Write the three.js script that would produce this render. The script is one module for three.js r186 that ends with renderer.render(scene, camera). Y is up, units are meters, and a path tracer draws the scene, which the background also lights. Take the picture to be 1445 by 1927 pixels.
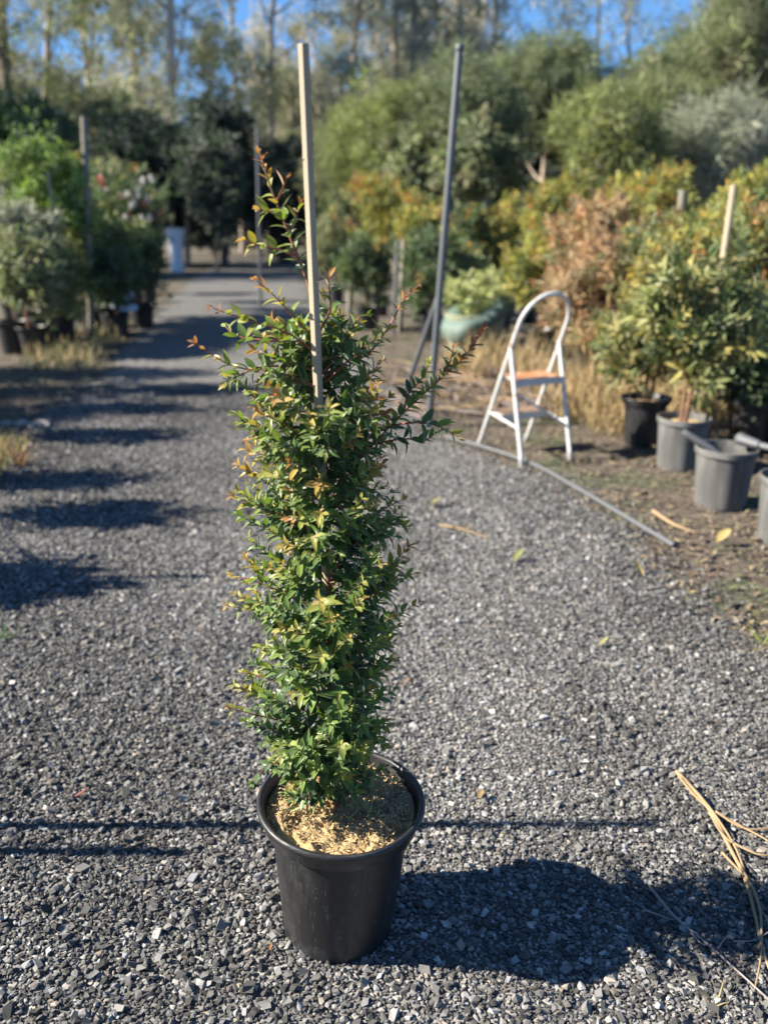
import * as THREE from 'three';
import { mergeGeometries } from 'three/addons/utils/BufferGeometryUtils.js';

// ------------------------------------------------------------------ camera, sky, sun, exposure
const scene = new THREE.Scene(), rgb0 = (r, g, b) => new THREE.Color().setRGB(r, g, b);
const EYE = 1.5, PITCH = 19.3 * Math.PI / 180, FPX = 1550;          // eye height, tilt below the horizon, focal length in pixels of the photo
const camera = new THREE.PerspectiveCamera(2 * Math.atan(963.5 / FPX) * 180 / Math.PI, 767 / 1024, 0.05, 600);
camera.position.set(0, EYE, 0);
camera.rotation.set(-PITCH, 0, 0);
camera.focus = 1.70;
camera.userData.fStop = 2.0;
const renderer = new THREE.WebGLRenderer({ antialias: true });
renderer.toneMapping = THREE.LinearToneMapping;
renderer.toneMappingExposure = 3.3;
renderer.shadowMap.enabled = true;
renderer.shadowMap.type = THREE.PCFSoftShadowMap;
{
  const w = 128, h = 64, d = new Float32Array(w * h * 4);
  for (let j = 0; j < h; j++) for (let i = 0; i < w; i++) {
    const e = ((j + 0.5) / h - 0.5) * Math.PI, s = Math.max(0, Math.sin(e)), k = Math.pow(1 - s, 5), o = (j * w + i) * 4;
    const low = e < 0 ? 0.35 : 1;
    d[o] = (0.030 + 0.085 * k) * low; d[o + 1] = (0.070 + 0.22 * k) * low; d[o + 2] = (0.165 + 0.40 * k) * low; d[o + 3] = 1;
  }
  const t = new THREE.DataTexture(d, w, h, THREE.RGBAFormat, THREE.FloatType);
  t.mapping = THREE.EquirectangularReflectionMapping; t.magFilter = t.minFilter = THREE.LinearFilter; t.needsUpdate = true;
  scene.background = t; scene.environment = t;
}
const SUN_DIR = new THREE.Vector3(-0.829, 0.559, 0.004).normalize();
const sun = new THREE.DirectionalLight(new THREE.Color().setRGB(1, 0.93, 0.81), 4.6);
sun.position.copy(SUN_DIR).multiplyScalar(60).add(new THREE.Vector3(0, 0, -18));
sun.target.position.set(0, 0, -18);
sun.castShadow = true; sun.shadow.mapSize.set(4096, 4096); sun.shadow.bias = -0.0005;
Object.assign(sun.shadow.camera, { left: -40, right: 40, top: 40, bottom: -40, near: 1, far: 160 });
scene.add(sun, sun.target);

// ------------------------------------------------------------------ helpers
const V = (x, y, z) => new THREE.Vector3(x, y, z);
function rng(seed) { let a = seed >>> 0; return () => { a = (a + 0x6d2b79f5) | 0; let t = Math.imul(a ^ (a >>> 15), 1 | a); t = (t + Math.imul(t ^ (t >>> 7), 61 | t)) ^ t; return ((t ^ (t >>> 14)) >>> 0) / 4294967296; }; }
const CP = Math.cos(PITCH), SP = Math.sin(PITCH);
function ray(px, py) { const vx = (px - 722.5) / FPX, vy = (963.5 - py) / FPX; return [vx, vy * CP - SP, CP + vy * SP]; }
function W(px, py, d) { const [x, y, f] = ray(px, py), t = d / f; return V(x * t, EYE + y * t, -d); }   // the point d metres ahead that is seen at a photo pixel
function G(px, py, y = 0) { const [x, dy, f] = ray(px, py), t = (y - EYE) / dy; return V(x * t, y, -f * t); }   // the ground point seen there
const used = new Map();
function numbered(n) { const k = used.get(n) || 0; used.set(n, k + 1); return k ? `${n}_${String(k).padStart(3, '0')}` : n; }
function tag(o, label, category, group) { o.userData.label = label; o.userData.category = category; if (group) o.userData.group = group; return o; }
function thing(name, label, category, pos, group) { const o = new THREE.Group(); o.name = numbered(name); o.position.copy(pos); scene.add(o); return tag(o, label, category, group); }
function part(name, geo, m, parent) { const o = new THREE.Mesh(geo, m); o.name = name; o.castShadow = o.receiveShadow = true; parent.add(o); return o; }
function struct(name, geo, m) { const o = part(name, geo, m, scene); o.userData.kind = 'structure'; return o; }
const rgb = (r, g, b) => new THREE.Color().setRGB(r, g, b);
const std = (c, rough = 0.9, more = {}) => new THREE.MeshStandardMaterial({ color: rgb(...c), roughness: rough, ...more });
const leafy = (c, through = 0.35, coat = 0.35, cr = 0.4) => new THREE.MeshPhysicalMaterial({ color: rgb(...c), roughness: 1, transmission: through, thickness: 0, clearcoat: coat, clearcoatRoughness: cr, side: THREE.DoubleSide });
const lerp = (a, b, t) => a + (b - a) * t, clamp = (x, a, b) => Math.min(b, Math.max(a, x));
// tileable value noise, n cells across the tile
function vnoise(seed) {
  const r = rng(seed), T = new Float32Array(4096); for (let i = 0; i < 4096; i++) T[i] = r();
  const at = (x, y, n) => T[((((x % n) + n) % n) * 57 + (((y % n) + n) % n) * 131 + n * 17) & 4095];
  return (u, v, n) => { const x = u * n, y = v * n, i = Math.floor(x), j = Math.floor(y); let f = x - i, g = y - j; f = f * f * (3 - 2 * f); g = g * g * (3 - 2 * g); return lerp(lerp(at(i, j, n), at(i + 1, j, n), f), lerp(at(i, j + 1, n), at(i + 1, j + 1, n), f), g); };
}
function fbm(N, u, v, n, oct) { let s = 0, a = 0.5, t = 0; for (let k = 0; k < oct; k++) { s += a * N(u, v, n); t += a; a *= 0.55; n *= 2; } return s / t; }
const enc = (x) => Math.round(255 * Math.pow(clamp(x, 0, 1), 1 / 2.2));
function tex(size, f, srgb = true) {           // f(u, v) -> linear [r, g, b]
  const d = new Uint8Array(size * size * 4);
  for (let j = 0; j < size; j++) for (let i = 0; i < size; i++) { const c = f((i + 0.5) / size, (j + 0.5) / size, i, j), o = (j * size + i) * 4; for (let k = 0; k < 3; k++) d[o + k] = srgb ? enc(c[k]) : Math.round(255 * clamp(c[k], 0, 1)); d[o + 3] = 255; }
  const t = new THREE.DataTexture(d, size, size); t.wrapS = t.wrapT = THREE.RepeatWrapping; t.magFilter = THREE.LinearFilter; t.minFilter = THREE.LinearMipmapLinearFilter; t.generateMipmaps = true;
  if (srgb) t.colorSpace = THREE.SRGBColorSpace; t.needsUpdate = true; return t;
}
// a tube that follows points, its radius r(t) along the way, closed at both ends
function tube(pts, r, radial = 8, smooth = 0) {
  if (smooth) pts = new THREE.CatmullRomCurve3(pts, false, 'centripetal').getPoints(smooth);
  const n = pts.length, pos = [], uv = [], idx = []; let up = null, len = 0;
  for (let i = 0; i < n; i++) {
    const a = pts[Math.max(0, i - 1)], b = pts[Math.min(n - 1, i + 1)], t = b.clone().sub(a).normalize();
    if (!up) { up = Math.abs(t.y) > 0.9 ? V(1, 0, 0) : V(0, 1, 0); }
    up.addScaledVector(t, -up.dot(t)).normalize();
    const s = V(0, 0, 0).crossVectors(t, up), rr = typeof r === 'number' ? r : r(i / (n - 1));
    if (i) len += pts[i].distanceTo(pts[i - 1]);
    for (let k = 0; k <= radial; k++) { const p = k / radial * Math.PI * 2, c = Math.cos(p) * rr, d = Math.sin(p) * rr; pos.push(pts[i].x + s.x * c + up.x * d, pts[i].y + s.y * c + up.y * d, pts[i].z + s.z * c + up.z * d); uv.push(k / radial * Math.max(0.02, 6.28 * rr), len); }
  }
  for (let i = 0; i < n - 1; i++) for (let k = 0; k < radial; k++) { const a = i * (radial + 1) + k, b = a + radial + 1; idx.push(a, a + 1, b, b, a + 1, b + 1); }
  for (const i of [0, n - 1]) { const c = pos.length / 3; pos.push(pts[i].x, pts[i].y, pts[i].z); uv.push(0, 0); for (let k = 0; k < radial; k++) { const a = i * (radial + 1) + k; i ? idx.push(c, a, a + 1) : idx.push(c, a + 1, a); } }
  const g = new THREE.BufferGeometry(); g.setAttribute('position', new THREE.Float32BufferAttribute(pos, 3)); g.setAttribute('uv', new THREE.Float32BufferAttribute(uv, 2)); g.setIndex(idx); g.computeVertexNormals(); return g;
}
// a leaf along +y, folded along its midrib and curled; seg stations
function leafGeo(L, Wd, seg = 4, fold = 0.35, curl = 0.25, peak = 0.45) {
  const pos = [], uv = [], idx = [];
  for (let i = 0; i <= seg; i++) {
    const t = i / seg, w = Wd / 2 * Math.pow(Math.sin(Math.PI * Math.pow(t, Math.log(0.5) / Math.log(peak))), 0.8) || 0, z = -curl * L * t * t;
    pos.push(-w, t * L, z + w * fold, 0, t * L, z, w, t * L, z + w * fold); uv.push(0, t, 0.5, t, 1, t);
    if (i < seg) { const a = i * 3; for (const k of [0, 1]) idx.push(a + k, a + k + 1, a + k + 3, a + k + 3, a + k + 1, a + k + 4); }
  }
  const g = new THREE.BufferGeometry(); g.setAttribute('position', new THREE.Float32BufferAttribute(pos, 3)); g.setAttribute('uv', new THREE.Float32BufferAttribute(uv, 2)); g.setIndex(idx); g.computeVertexNormals(); return g;
}
function frame(pos, dir, nrm, scale) {
  const y = dir.clone().normalize(), z = nrm.clone().addScaledVector(y, -nrm.dot(y)); if (z.lengthSq() < 1e-6) z.set(y.y, y.z, y.x).addScaledVector(y, -(y.x * y.y + y.y * y.z + y.z * y.x)); z.normalize();
  const x = V(0, 0, 0).crossVectors(y, z), s = typeof scale === 'number' ? V(scale, scale, scale) : scale;
  return new THREE.Matrix4().makeBasis(x, y, z).scale(s).setPosition(pos);
}
const sph = (r) => { const z = 2 * r() - 1, a = 6.2832 * r(), s = Math.sqrt(1 - z * z); return V(s * Math.cos(a), z, s * Math.sin(a)); };
// a spray: a twig with n leaves, about `len` long along +y
function spray(len, n, L, Wd, spread, seed, seg = 2, droop = 0) {
  const r = rng(seed), gs = [], base = leafGeo(L, Wd, seg, 0.4, 0.22);
  for (let i = 0; i < n; i++) {
    const t = (i + 0.5) / n, a = i * 2.4 + r(), out = V(Math.cos(a), 0, Math.sin(a));
    const dir = out.clone().multiplyScalar(spread * (0.6 + 0.8 * r())).add(V(0, lerp(0.4, 1, t) - droop * 2 * r(), 0)).add(sph(r).multiplyScalar(0.25));
    gs.push(base.clone().applyMatrix4(frame(V(out.x * 0.05 * len, t * len * 0.8, out.z * 0.05 * len), dir, V(0, 1, 0).add(sph(r).multiplyScalar(0.6)), 0.7 + 0.6 * r())));
  }
  return mergeGeometries(gs);
}
// many sprays over a set of blobs, as one crown
const _c = new THREE.Color();
function crown(name, parent, geo, m, blobs, n, palette, seed, opt = {}) {
  const { up = 0.6, size = 1, inner = 0.45, vary = 0.3, from = -1, stray = 0.1 } = opt, r = rng(seed), o = new THREE.InstancedMesh(geo, m, n); o.name = name; o.userData.kind = 'stuff'; o.castShadow = o.receiveShadow = true;
  const wts = blobs.map((b) => b.r * b.r); let tot = 0; wts.forEach((w) => tot += w);
  for (let i = 0; i < n; i++) {
    let k = 0, u = r() * tot; while (k < blobs.length - 1 && u > wts[k]) u -= wts[k++];
    const b = blobs[k]; let d = sph(r); if (d.y < from) d.y = -d.y;
    const q = Math.pow(r(), 0.6) + (r() < stray ? 0.25 + 0.6 * r() : 0), p = V(d.x * b.r * (b.sx || 1), d.y * b.r * (b.sy || 1), d.z * b.r * (b.sz || 1)).multiplyScalar(inner + (1 - inner) * q).add(b.c);
    const dir = d.clone().multiplyScalar(1).add(V(0, up, 0)).add(sph(r).multiplyScalar(0.6));
    o.setMatrixAt(i, frame(p, dir, sph(r), size * (0.7 + 0.6 * r())));
    const c = palette[Math.floor(Math.pow(r(), 1.2) * palette.length)], f = 1 + vary * (r() * 2 - 1);
    o.setColorAt(i, _c.setRGB(c[0] * f, c[1] * f * (1 + 0.1 * (r() - 0.5)), c[2] * f));
  }
  parent.add(o); return o;
}
// ------------------------------------------------------------------ textures and shared materials
const N1 = vnoise(11), N2 = vnoise(29), N3 = vnoise(47);
function gravelTextures(size, cells, seed) {
  const r = rng(seed), P = []; for (let i = 0; i < cells * cells; i++) { const u = r(); let g = 0.075 + 0.21 * Math.pow(r(), 1.5), t = [g * 1.04, g, g * 0.935]; if (u < 0.06) t = [g * 1.7, g * 1.45, g * 1.15]; else if (u < 0.12) t = [0.3, 0.29, 0.27]; P.push([r(), r(), t]); }
  const H = new Float32Array(size * size);
  const map = tex(size, (u, v, i, j) => {
    const x = u * cells, y = v * cells, ci = Math.floor(x), cj = Math.floor(y); let d1 = 9, d2 = 9, best = null;
    for (let a = -1; a <= 1; a++) for (let b = -1; b <= 1; b++) { const p = P[((cj + b + cells) % cells) * cells + (ci + a + cells) % cells], dx = ci + a + p[0] - x, dy = cj + b + p[1] - y, d = Math.sqrt(dx * dx + dy * dy); if (d < d1) { d2 = d1; d1 = d; best = p; } else if (d < d2) d2 = d; }
    const e = clamp((d2 - d1) * 3, 0, 1), g = 0.8 + 0.4 * N1(u, v, 256); H[j * size + i] = e * (0.7 + 0.3 * best[0]);
    return e < 0.3 ? [0.06, 0.058, 0.054] : best[2].map((c) => c * g);
  });
  return [map, tex(size, (u, v, i, j) => { const h = H[j * size + i]; return [h, h, h]; }, false)];
}
const [gravelMap, gravelBump] = gravelTextures(1024, 72, 5);
const soilMap = tex(1024, (u, v) => { const a = fbm(N1, u, v, 6, 6), b = fbm(N2, u, v, 24, 4), c = N3(u, v, 180), m = fbm(N3, u, v, 5, 4); let k = 0.026 + 0.046 * a * b * 2; let t = [k * 1.4, k * 1.06, k * 0.74]; if (m > 0.57) t = [k * 1.0, k * 1.12, k * 0.5]; if (c > 0.8) t = [0.22, 0.17, 0.11]; else if (c < 0.12) t = [0.03, 0.027, 0.024]; return t; });
const soilBump = tex(512, (u, v) => { const h = fbm(N2, u, v, 20, 5); return [h, h, h]; }, false);
const mulchMap = tex(512, (u, v) => { const a = fbm(N1, u, v, 10, 5), c = N2(u, v, 150), b = fbm(N3, u, v, 4, 3); const k = 0.6 + 0.7 * a; let t = [0.43 * k, 0.30 * k, 0.14 * k]; if (b > 0.6) t = [0.25 * k, 0.16 * k, 0.08 * k]; if (c > 0.82) t = [0.48, 0.38, 0.22]; else if (c < 0.13) t = [0.14, 0.085, 0.045]; return t; });
const woodMap = tex(256, (u, v) => { const g = N1(u * 1, v * 0.15, 48) * 0.5 + N2(u, v, 8) * 0.5, k = 0.72 + 0.4 * g; const s = N3(u, v, 30) > 0.9 ? 0.75 : 1; return [0.37 * k * s, 0.305 * k * s, 0.21 * k * s]; });
const potMap = tex(512, (u, v) => { const d = fbm(N2, u, v, 8, 5), s = N1(u, v, 200), sc = N3(u * 2, v * 0.5, 60); let k = 0.011 + 0.05 * Math.pow(clamp(d - 0.38, 0, 1) * 1.9, 2); if (s > 0.9 && d > 0.48) k += 0.08; if (sc > 0.9) k += 0.03; return [k, k, k * 1.02]; });
const greyPotMap = tex(512, (u, v) => { const d = fbm(N2, u, v, 7, 5), s = N1(u, v, 120); let k = 0.06 + 0.12 * d * d * 1.6; if (s > 0.9) k *= 0.6; if (N3(u * 1.5, v * 0.3, 40) > 0.86) k *= 1.25; return [k * 1.02, k, k * 0.95]; });
const barkMap = tex(256, (u, v) => { const d = fbm(N1, u * 2, v * 0.5, 12, 5), k = 0.6 + 0.8 * d; return [0.30 * k, 0.26 * k, 0.21 * k]; });
const barkBump = tex(256, (u, v) => { const d = fbm(N2, u * 3, v * 0.5, 14, 4); return [d, d, d]; }, false);
const paintMap = tex(512, (u, v) => { const d = fbm(N1, u, v, 8, 5), s = fbm(N2, u, v, 30, 3); return s > 0.68 && d > 0.5 ? [0.33, 0.15, 0.06] : [0.60 * (0.85 + 0.25 * d), 0.60 * (0.85 + 0.25 * d), 0.575 * (0.85 + 0.25 * d)]; });
const rustMap = tex(256, (u, v) => { const d = fbm(N3, u, v, 10, 5), k = 0.5 + d; return N1(u, v, 12) > 0.8 ? [0.5, 0.42, 0.32] : [0.42 * k, 0.17 * k, 0.06 * k]; });
const M = {
  gravel: new THREE.MeshStandardMaterial({ map: gravelMap, bumpMap: gravelBump, bumpScale: 0.008, roughness: 0.95 }),
  soil: new THREE.MeshStandardMaterial({ map: soilMap, bumpMap: soilBump, bumpScale: 0.02, roughness: 1 }),
  mulch: new THREE.MeshStandardMaterial({ map: mulchMap, bumpMap: soilBump, bumpScale: 0.006, roughness: 1 }),
  wood: new THREE.MeshStandardMaterial({ map: woodMap, roughness: 0.75 }),
  pot: new THREE.MeshStandardMaterial({ map: potMap, bumpMap: soilBump, bumpScale: 0.0006, roughness: 0.42 }),
  greyPot: new THREE.MeshStandardMaterial({ map: greyPotMap, roughness: 0.7 }),
  bark: new THREE.MeshStandardMaterial({ map: barkMap, color: rgb(1.3, 1.22, 1.15), bumpMap: barkBump, bumpScale: 0.02, roughness: 0.95 }),
  paleBark: new THREE.MeshStandardMaterial({ map: barkMap, bumpMap: barkBump, bumpScale: 0.01, color: rgb(1.6, 1.55, 1.5), roughness: 0.9 }),
  darkBark: new THREE.MeshStandardMaterial({ map: barkMap, bumpMap: barkBump, bumpScale: 0.02, color: rgb(0.45, 0.42, 0.42), roughness: 0.95 }),
  twig: std([0.20, 0.105, 0.06], 0.8), redTwig: std([0.26, 0.07, 0.045], 0.6), dryTwig: std([0.30, 0.205, 0.11], 0.9), greyTwig: std([0.26, 0.21, 0.19], 0.9),
  galv: new THREE.MeshStandardMaterial({ color: rgb(0.105, 0.115, 0.125), roughness: 0.6, metalness: 0.2 }),
  paint: new THREE.MeshStandardMaterial({ map: paintMap, roughness: 0.45 }), rust: new THREE.MeshStandardMaterial({ map: rustMap, roughness: 0.85 }),
  rubber: std([0.25, 0.25, 0.25], 0.8), pvc: std([0.09, 0.094, 0.10], 0.6), greyTimber: new THREE.MeshStandardMaterial({ map: woodMap, color: rgb(0.62, 0.68, 0.78), roughness: 0.9 }),
  white: std([0.7, 0.72, 0.74], 0.5), blueWhite: std([0.55, 0.66, 0.8], 0.45), teal: std([0.085, 0.13, 0.11], 0.65), paleGreen: std([0.24, 0.26, 0.17], 0.7),
  leaf: leafy([1, 1, 1], 0.38, 0.3, 0.35), treeLeaf: leafy([1, 1, 1], 0.48, 0.0, 0.5), dull: leafy([1, 1, 1], 0.3, 0, 0.5),
  rock: new THREE.MeshStandardMaterial({ color: rgb(0.5, 0.48, 0.44), map: soilBump, roughness: 0.9 }),
};
function uvScale(g, sx, sy = sx) { const a = g.attributes.uv; for (let i = 0; i < a.count; i++) a.setXY(i, a.getX(i) * sx, a.getY(i) * sy); return g; }
function lathe(profile, seg = 64, us = 3, vs = 1) { return uvScale(new THREE.LatheGeometry(profile.map(([x, y]) => new THREE.Vector2(x, y)), seg), us, vs); }

// ------------------------------------------------------------------ the setting: ground, path, gravel
{
  const g = new THREE.PlaneGeometry(320, 320, 1, 1).rotateX(-Math.PI / 2); uvScale(g, 320 / 1.7); g.translate(0, 0, -70);
  struct('ground', g, M.soil);
}
const edgeL = [[-2.2, -6], [-1.85, 0], [-2.0, 3], [-2.45, 5], [-3.0, 9], [-4.2, 16], [-5.6, 25.6], [-7.2, 38]];
const edgeR = [[1.6, -6], [1.6, 0], [1.55, 2.2], [1.3, 3.5], [0.95, 5.0], [0.5, 5.9], [0.0, 8.6], [-0.55, 11.4], [-1.6, 18], [-3.0, 30], [-4.2, 38]];
function edgeAt(E, d) { let i = 0; while (i < E.length - 2 && d > E[i + 1][1]) i++; const [a, b] = [E[i], E[i + 1]]; return lerp(a[0], b[0], clamp((d - a[1]) / (b[1] - a[1]), 0, 1)); }
const wob = (d, k) => 0.16 * (fbm(N1, d / 12, k, 16, 4) - 0.5) * 2 + 0.1 * (fbm(N2, d / 4, k, 16, 3) - 0.5);
const pathL = (d) => edgeAt(edgeL, d) + wob(d, 0.13), pathR = (d) => edgeAt(edgeR, d) + wob(d, 0.61) * 1.6;
{
  const pos = [], uv = [], idx = [], n = 300, cols = 8;
  for (let i = 0; i <= n; i++) { const d = -6 + 44 * i / n, a = pathL(d), b = pathR(d); for (let k = 0; k <= cols; k++) { const x = lerp(a, b, k / cols); pos.push(x, k === 0 || k === cols ? 0.004 : 0.012, -d); uv.push(x / 1.25, d / 1.25); } }
  for (let i = 0; i < n; i++) for (let k = 0; k < cols; k++) { const a = i * (cols + 1) + k, b = a + cols + 1; idx.push(a, a + 1, b, b, a + 1, b + 1); }
  const g = new THREE.BufferGeometry(); g.setAttribute('position', new THREE.Float32BufferAttribute(pos, 3)); g.setAttribute('uv', new THREE.Float32BufferAttribute(uv, 2)); g.setIndex(idx); g.computeVertexNormals();
  struct('path', g, M.gravel);
}
const dusty = (x, d) => 0.75 * clamp(fbm(N2, x / 3 + 2, d / 6 + 2, 8, 4) * 2.2 - 0.75, 0, 1) * (Math.exp(-(((x - 0.98) / 0.38) ** 2)) + 0.6 * Math.exp(-(((x - 0.3) / 0.4) ** 2)) + 0.5 * Math.exp(-(((x + 0.9) / 0.45) ** 2)) * clamp(d - 2.2, 0, 1));   // pale fines along the wheel tracks
function stoneGeo(seed, detail = 0) {
  const r = rng(seed), chip = !detail && (seed - 100) % 2 === 0; let g = chip ? new THREE.BoxGeometry(1.45, 1.3, 1.3).toNonIndexed() : new THREE.IcosahedronGeometry(1, detail); const a = g.attributes.position, seen = new Map();
  for (let i = 0; i < a.count; i++) { const k = [a.getX(i), a.getY(i), a.getZ(i)].map((x) => x.toFixed(3)).join(); if (!seen.has(k)) seen.set(k, chip ? [0.3 + 1.2 * r(), 0.4 + 1.1 * r(), 0.3 + 1.2 * r()] : [0.5 + 0.85 * r(), 0.55 + 0.8 * r(), 0.5 + 0.85 * r()]); const s = seen.get(k); a.setXYZ(i, a.getX(i) * s[0], a.getY(i) * s[1] * (chip ? 0.5 : 0.58), a.getZ(i) * s[2] * 0.85); }
  g.computeVertexNormals(); return g;
}
{
  const gr = new THREE.Group(); gr.name = 'gravel'; gr.userData.kind = 'stuff'; tag(gr, 'dark crushed basalt gravel loose over the path', 'gravel'); scene.add(gr);
  const r = rng(77), vars = [0, 1, 2, 3, 4, 5, 6].map((k) => ({ g: stoneGeo(100 + k), list: [] }));
  function scatter(d0, d1, step, s0, s1, keep, lift) {
    for (let d = d0; d < d1; d += step) {
      const half = 0.5 * (d * CP + EYE * SP) + 0.12, xl = Math.max(-half, pathL(d) - 0.3), xr = Math.min(half, pathR(d) + 0.35);
      for (let x = xl; x < xr; x += step) {
        if (r() > keep) continue;
        const X = x + (r() - 0.5) * step * 1.6, D = d + (r() - 0.5) * step * 1.6, out = Math.max(pathL(D) - X, X - pathR(D) + 0.1); if (out > 0 && r() > Math.exp(-out * 9)) continue;
        const dst = dusty(X, D); if (s1 > 0.012 && r() < dst * 1.1) continue;
        const s = (s0 + (s1 - s0) * Math.pow(r(), 1.8)) * (1 - 0.35 * Math.min(1, dst)), patch = fbm(N3, X / 5 + 3, D / 5 + 3, 8, 3), u = r();
        let v = (0.036 + 0.18 * Math.pow(r(), 1.7)) * (0.50 + 1.0 * patch) * (1 + dst), c = [v * 1.04, v, v * 0.935]; if (u < 0.045) c = [v * 1.9, v * 1.6, v * 1.3]; else if (u < 0.075) c = [0.34, 0.325, 0.30]; else if (u < 0.2) c = [v * 1.6, v * 1.6, v * 1.6];
        vars[Math.floor(r() * vars.length)].list.push([X, lift + s * 0.28, -D, s, r() * 6.28, (r() - 0.5) * 1.4, (r() - 0.5) * 1.4, c]);
      }
    }
  }
  scatter(0.7, 3.2, 0.0098, 0.0036, 0.0075, 0.97, 0.0125);
  scatter(0.7, 3.2, 0.021, 0.0065, 0.0145, 0.8, 0.013);
  scatter(3.2, 8.0, 0.0145, 0.0055, 0.010, 0.92, 0.012);
  scatter(3.2, 8.0, 0.034, 0.008, 0.0155, 0.7, 0.013);
  scatter(0.7, 5, 0.12, 0.013, 0.019, 0.3, 0.014);
  const q = new THREE.Quaternion(), e = new THREE.Euler(), m4 = new THREE.Matrix4();
  vars.forEach(({ g, list }) => {
    const o = new THREE.InstancedMesh(g, new THREE.MeshStandardMaterial({ color: 0xffffff, roughness: 0.85 }), list.length); o.name = 'loose_stones'; o.castShadow = o.receiveShadow = true;
    list.forEach(([x, y, z, s, a, b, c, col], i) => { o.setMatrixAt(i, m4.compose(V(x, y, z), q.setFromEuler(e.set(b, a, c)), V(s, s, s))); o.setColorAt(i, _c.setRGB(...col)); });
    gr.add(o);
  });
  console.log('stones', vars.reduce((s, v) => s + v.list.length, 0));
}
// dry litter over the bare soil on both sides
{
  const r = rng(301), g = leafGeo(0.036, 0.013, 3, 0.35, 0.45), list = [];
  const cols = [[0.17, 0.11, 0.065], [0.11, 0.07, 0.045], [0.24, 0.175, 0.10], [0.22, 0.19, 0.14], [0.075, 0.055, 0.04], [0.14, 0.10, 0.07], [0.12, 0.12, 0.045], [0.30, 0.23, 0.11]];
  const drop = (n, f) => { for (let i = 0; i < n; i++) { const d = f.d0 + (f.d1 - f.d0) * Math.pow(r(), f.p), half = 0.52 * d + 0.4, a = f.side > 0 ? Math.max(pathR(d) - 0.1, -half) : -half, b = f.side > 0 ? half : pathL(d) + 0.1; if (b <= a) continue; const x = a + (b - a) * r(); const clump = fbm(N2, x / 4 + 5, d / 4 + 5, 8, 3); if (clump < 0.42 && r() < 0.7) continue; list.push([x, d, 0.5 + 1.0 * r() * (d > 8 ? 1.6 : 1), r]); } };
  drop(12000, { d0: 2.4, d1: 8.5, p: 0.8, side: 1 }); drop(9000, { d0: 7, d1: 20, p: 0.9, side: 1 }); drop(9000, { d0: 4.5, d1: 22, p: 0.9, side: -1 });
  const o = new THREE.InstancedMesh(g, M.dull, list.length); o.name = 'leaf_litter'; o.castShadow = o.receiveShadow = true; o.userData.kind = 'stuff'; tag(o, 'brown leaf litter scattered over the bare soil beside the path', 'leaf litter');
  list.forEach(([x, d, s], i) => { const a = r() * 6.28; o.setMatrixAt(i, frame(V(x, 0.012 + 0.012 * r(), -d), V(Math.cos(a), (r() - 0.4) * 0.5, Math.sin(a)), V((r() - 0.5) * 0.9, 1, (r() - 0.5) * 0.9), V(s, s * (0.6 + r()), s))); const c = cols[Math.floor(r() * cols.length)]; o.setColorAt(i, _c.setRGB(...c)); });
  scene.add(o);
}
// ------------------------------------------------------------------ forest and tall trees
const SP_ = {
  gum: [spray(0.8, 16, 0.30, 0.075, 0.8, 1, 2, 0.5), spray(0.8, 14, 0.34, 0.07, 0.9, 2, 2, 0.7)],
  oak: spray(0.7, 22, 0.36, 0.035, 0.5, 3, 2, 0.25), dense: spray(0.6, 18, 0.20, 0.10, 0.9, 4), broad: spray(0.20, 11, 0.075, 0.033, 0.8, 5), pilly: spray(0.20, 13, 0.062, 0.024, 0.55, 6), long: spray(0.24, 12, 0.12, 0.034, 0.7, 7, 3, 0.2), small: spray(0.16, 14, 0.04, 0.018, 0.7, 8), hang: spray(0.30, 12, 0.20, 0.022, 0.5, 9, 3, 0.9),
};
const PAL = {
  wood: [[0.310, 0.287, 0.161], [0.380, 0.333, 0.218], [0.230, 0.230, 0.115], [0.414, 0.368, 0.265], [0.184, 0.196, 0.092]],
  gum: [[0.275, 0.299, 0.156], [0.365, 0.378, 0.222], [0.222, 0.261, 0.130], [0.416, 0.391, 0.261]],
  olive: [[0.170, 0.210, 0.081], [0.222, 0.251, 0.100], [0.130, 0.170, 0.064], [0.273, 0.262, 0.130]],
  oak: [[0.152, 0.192, 0.077], [0.201, 0.232, 0.100], [0.121, 0.161, 0.071]],
  grey: [[0.285, 0.312, 0.222], [0.391, 0.391, 0.285], [0.235, 0.261, 0.156]],
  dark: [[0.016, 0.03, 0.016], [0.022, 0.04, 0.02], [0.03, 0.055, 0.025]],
  light: [[0.202, 0.240, 0.063], [0.253, 0.278, 0.076], [0.164, 0.215, 0.057]],
  gold: [[0.30, 0.30, 0.05], [0.38, 0.34, 0.06], [0.22, 0.25, 0.045], [0.14, 0.18, 0.04]],
  tips: [[0.48, 0.36, 0.05], [0.46, 0.30, 0.05], [0.40, 0.17, 0.04], [0.44, 0.40, 0.07]],
  mixed: [[0.42, 0.24, 0.11], [0.46, 0.31, 0.15], [0.32, 0.19, 0.09], [0.40, 0.33, 0.16], [0.18, 0.19, 0.06]],
  mid: [[0.074, 0.127, 0.037], [0.106, 0.166, 0.044], [0.060, 0.097, 0.032]],
  silver: [[0.22, 0.24, 0.06], [0.28, 0.28, 0.09], [0.14, 0.18, 0.045], [0.08, 0.12, 0.03], [0.32, 0.28, 0.07]],
  lime: [[0.20, 0.29, 0.05], [0.26, 0.34, 0.07], [0.14, 0.23, 0.045]],
  brown: [[0.46, 0.27, 0.13], [0.52, 0.34, 0.17], [0.36, 0.21, 0.10], [0.50, 0.40, 0.22]],
};
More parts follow.
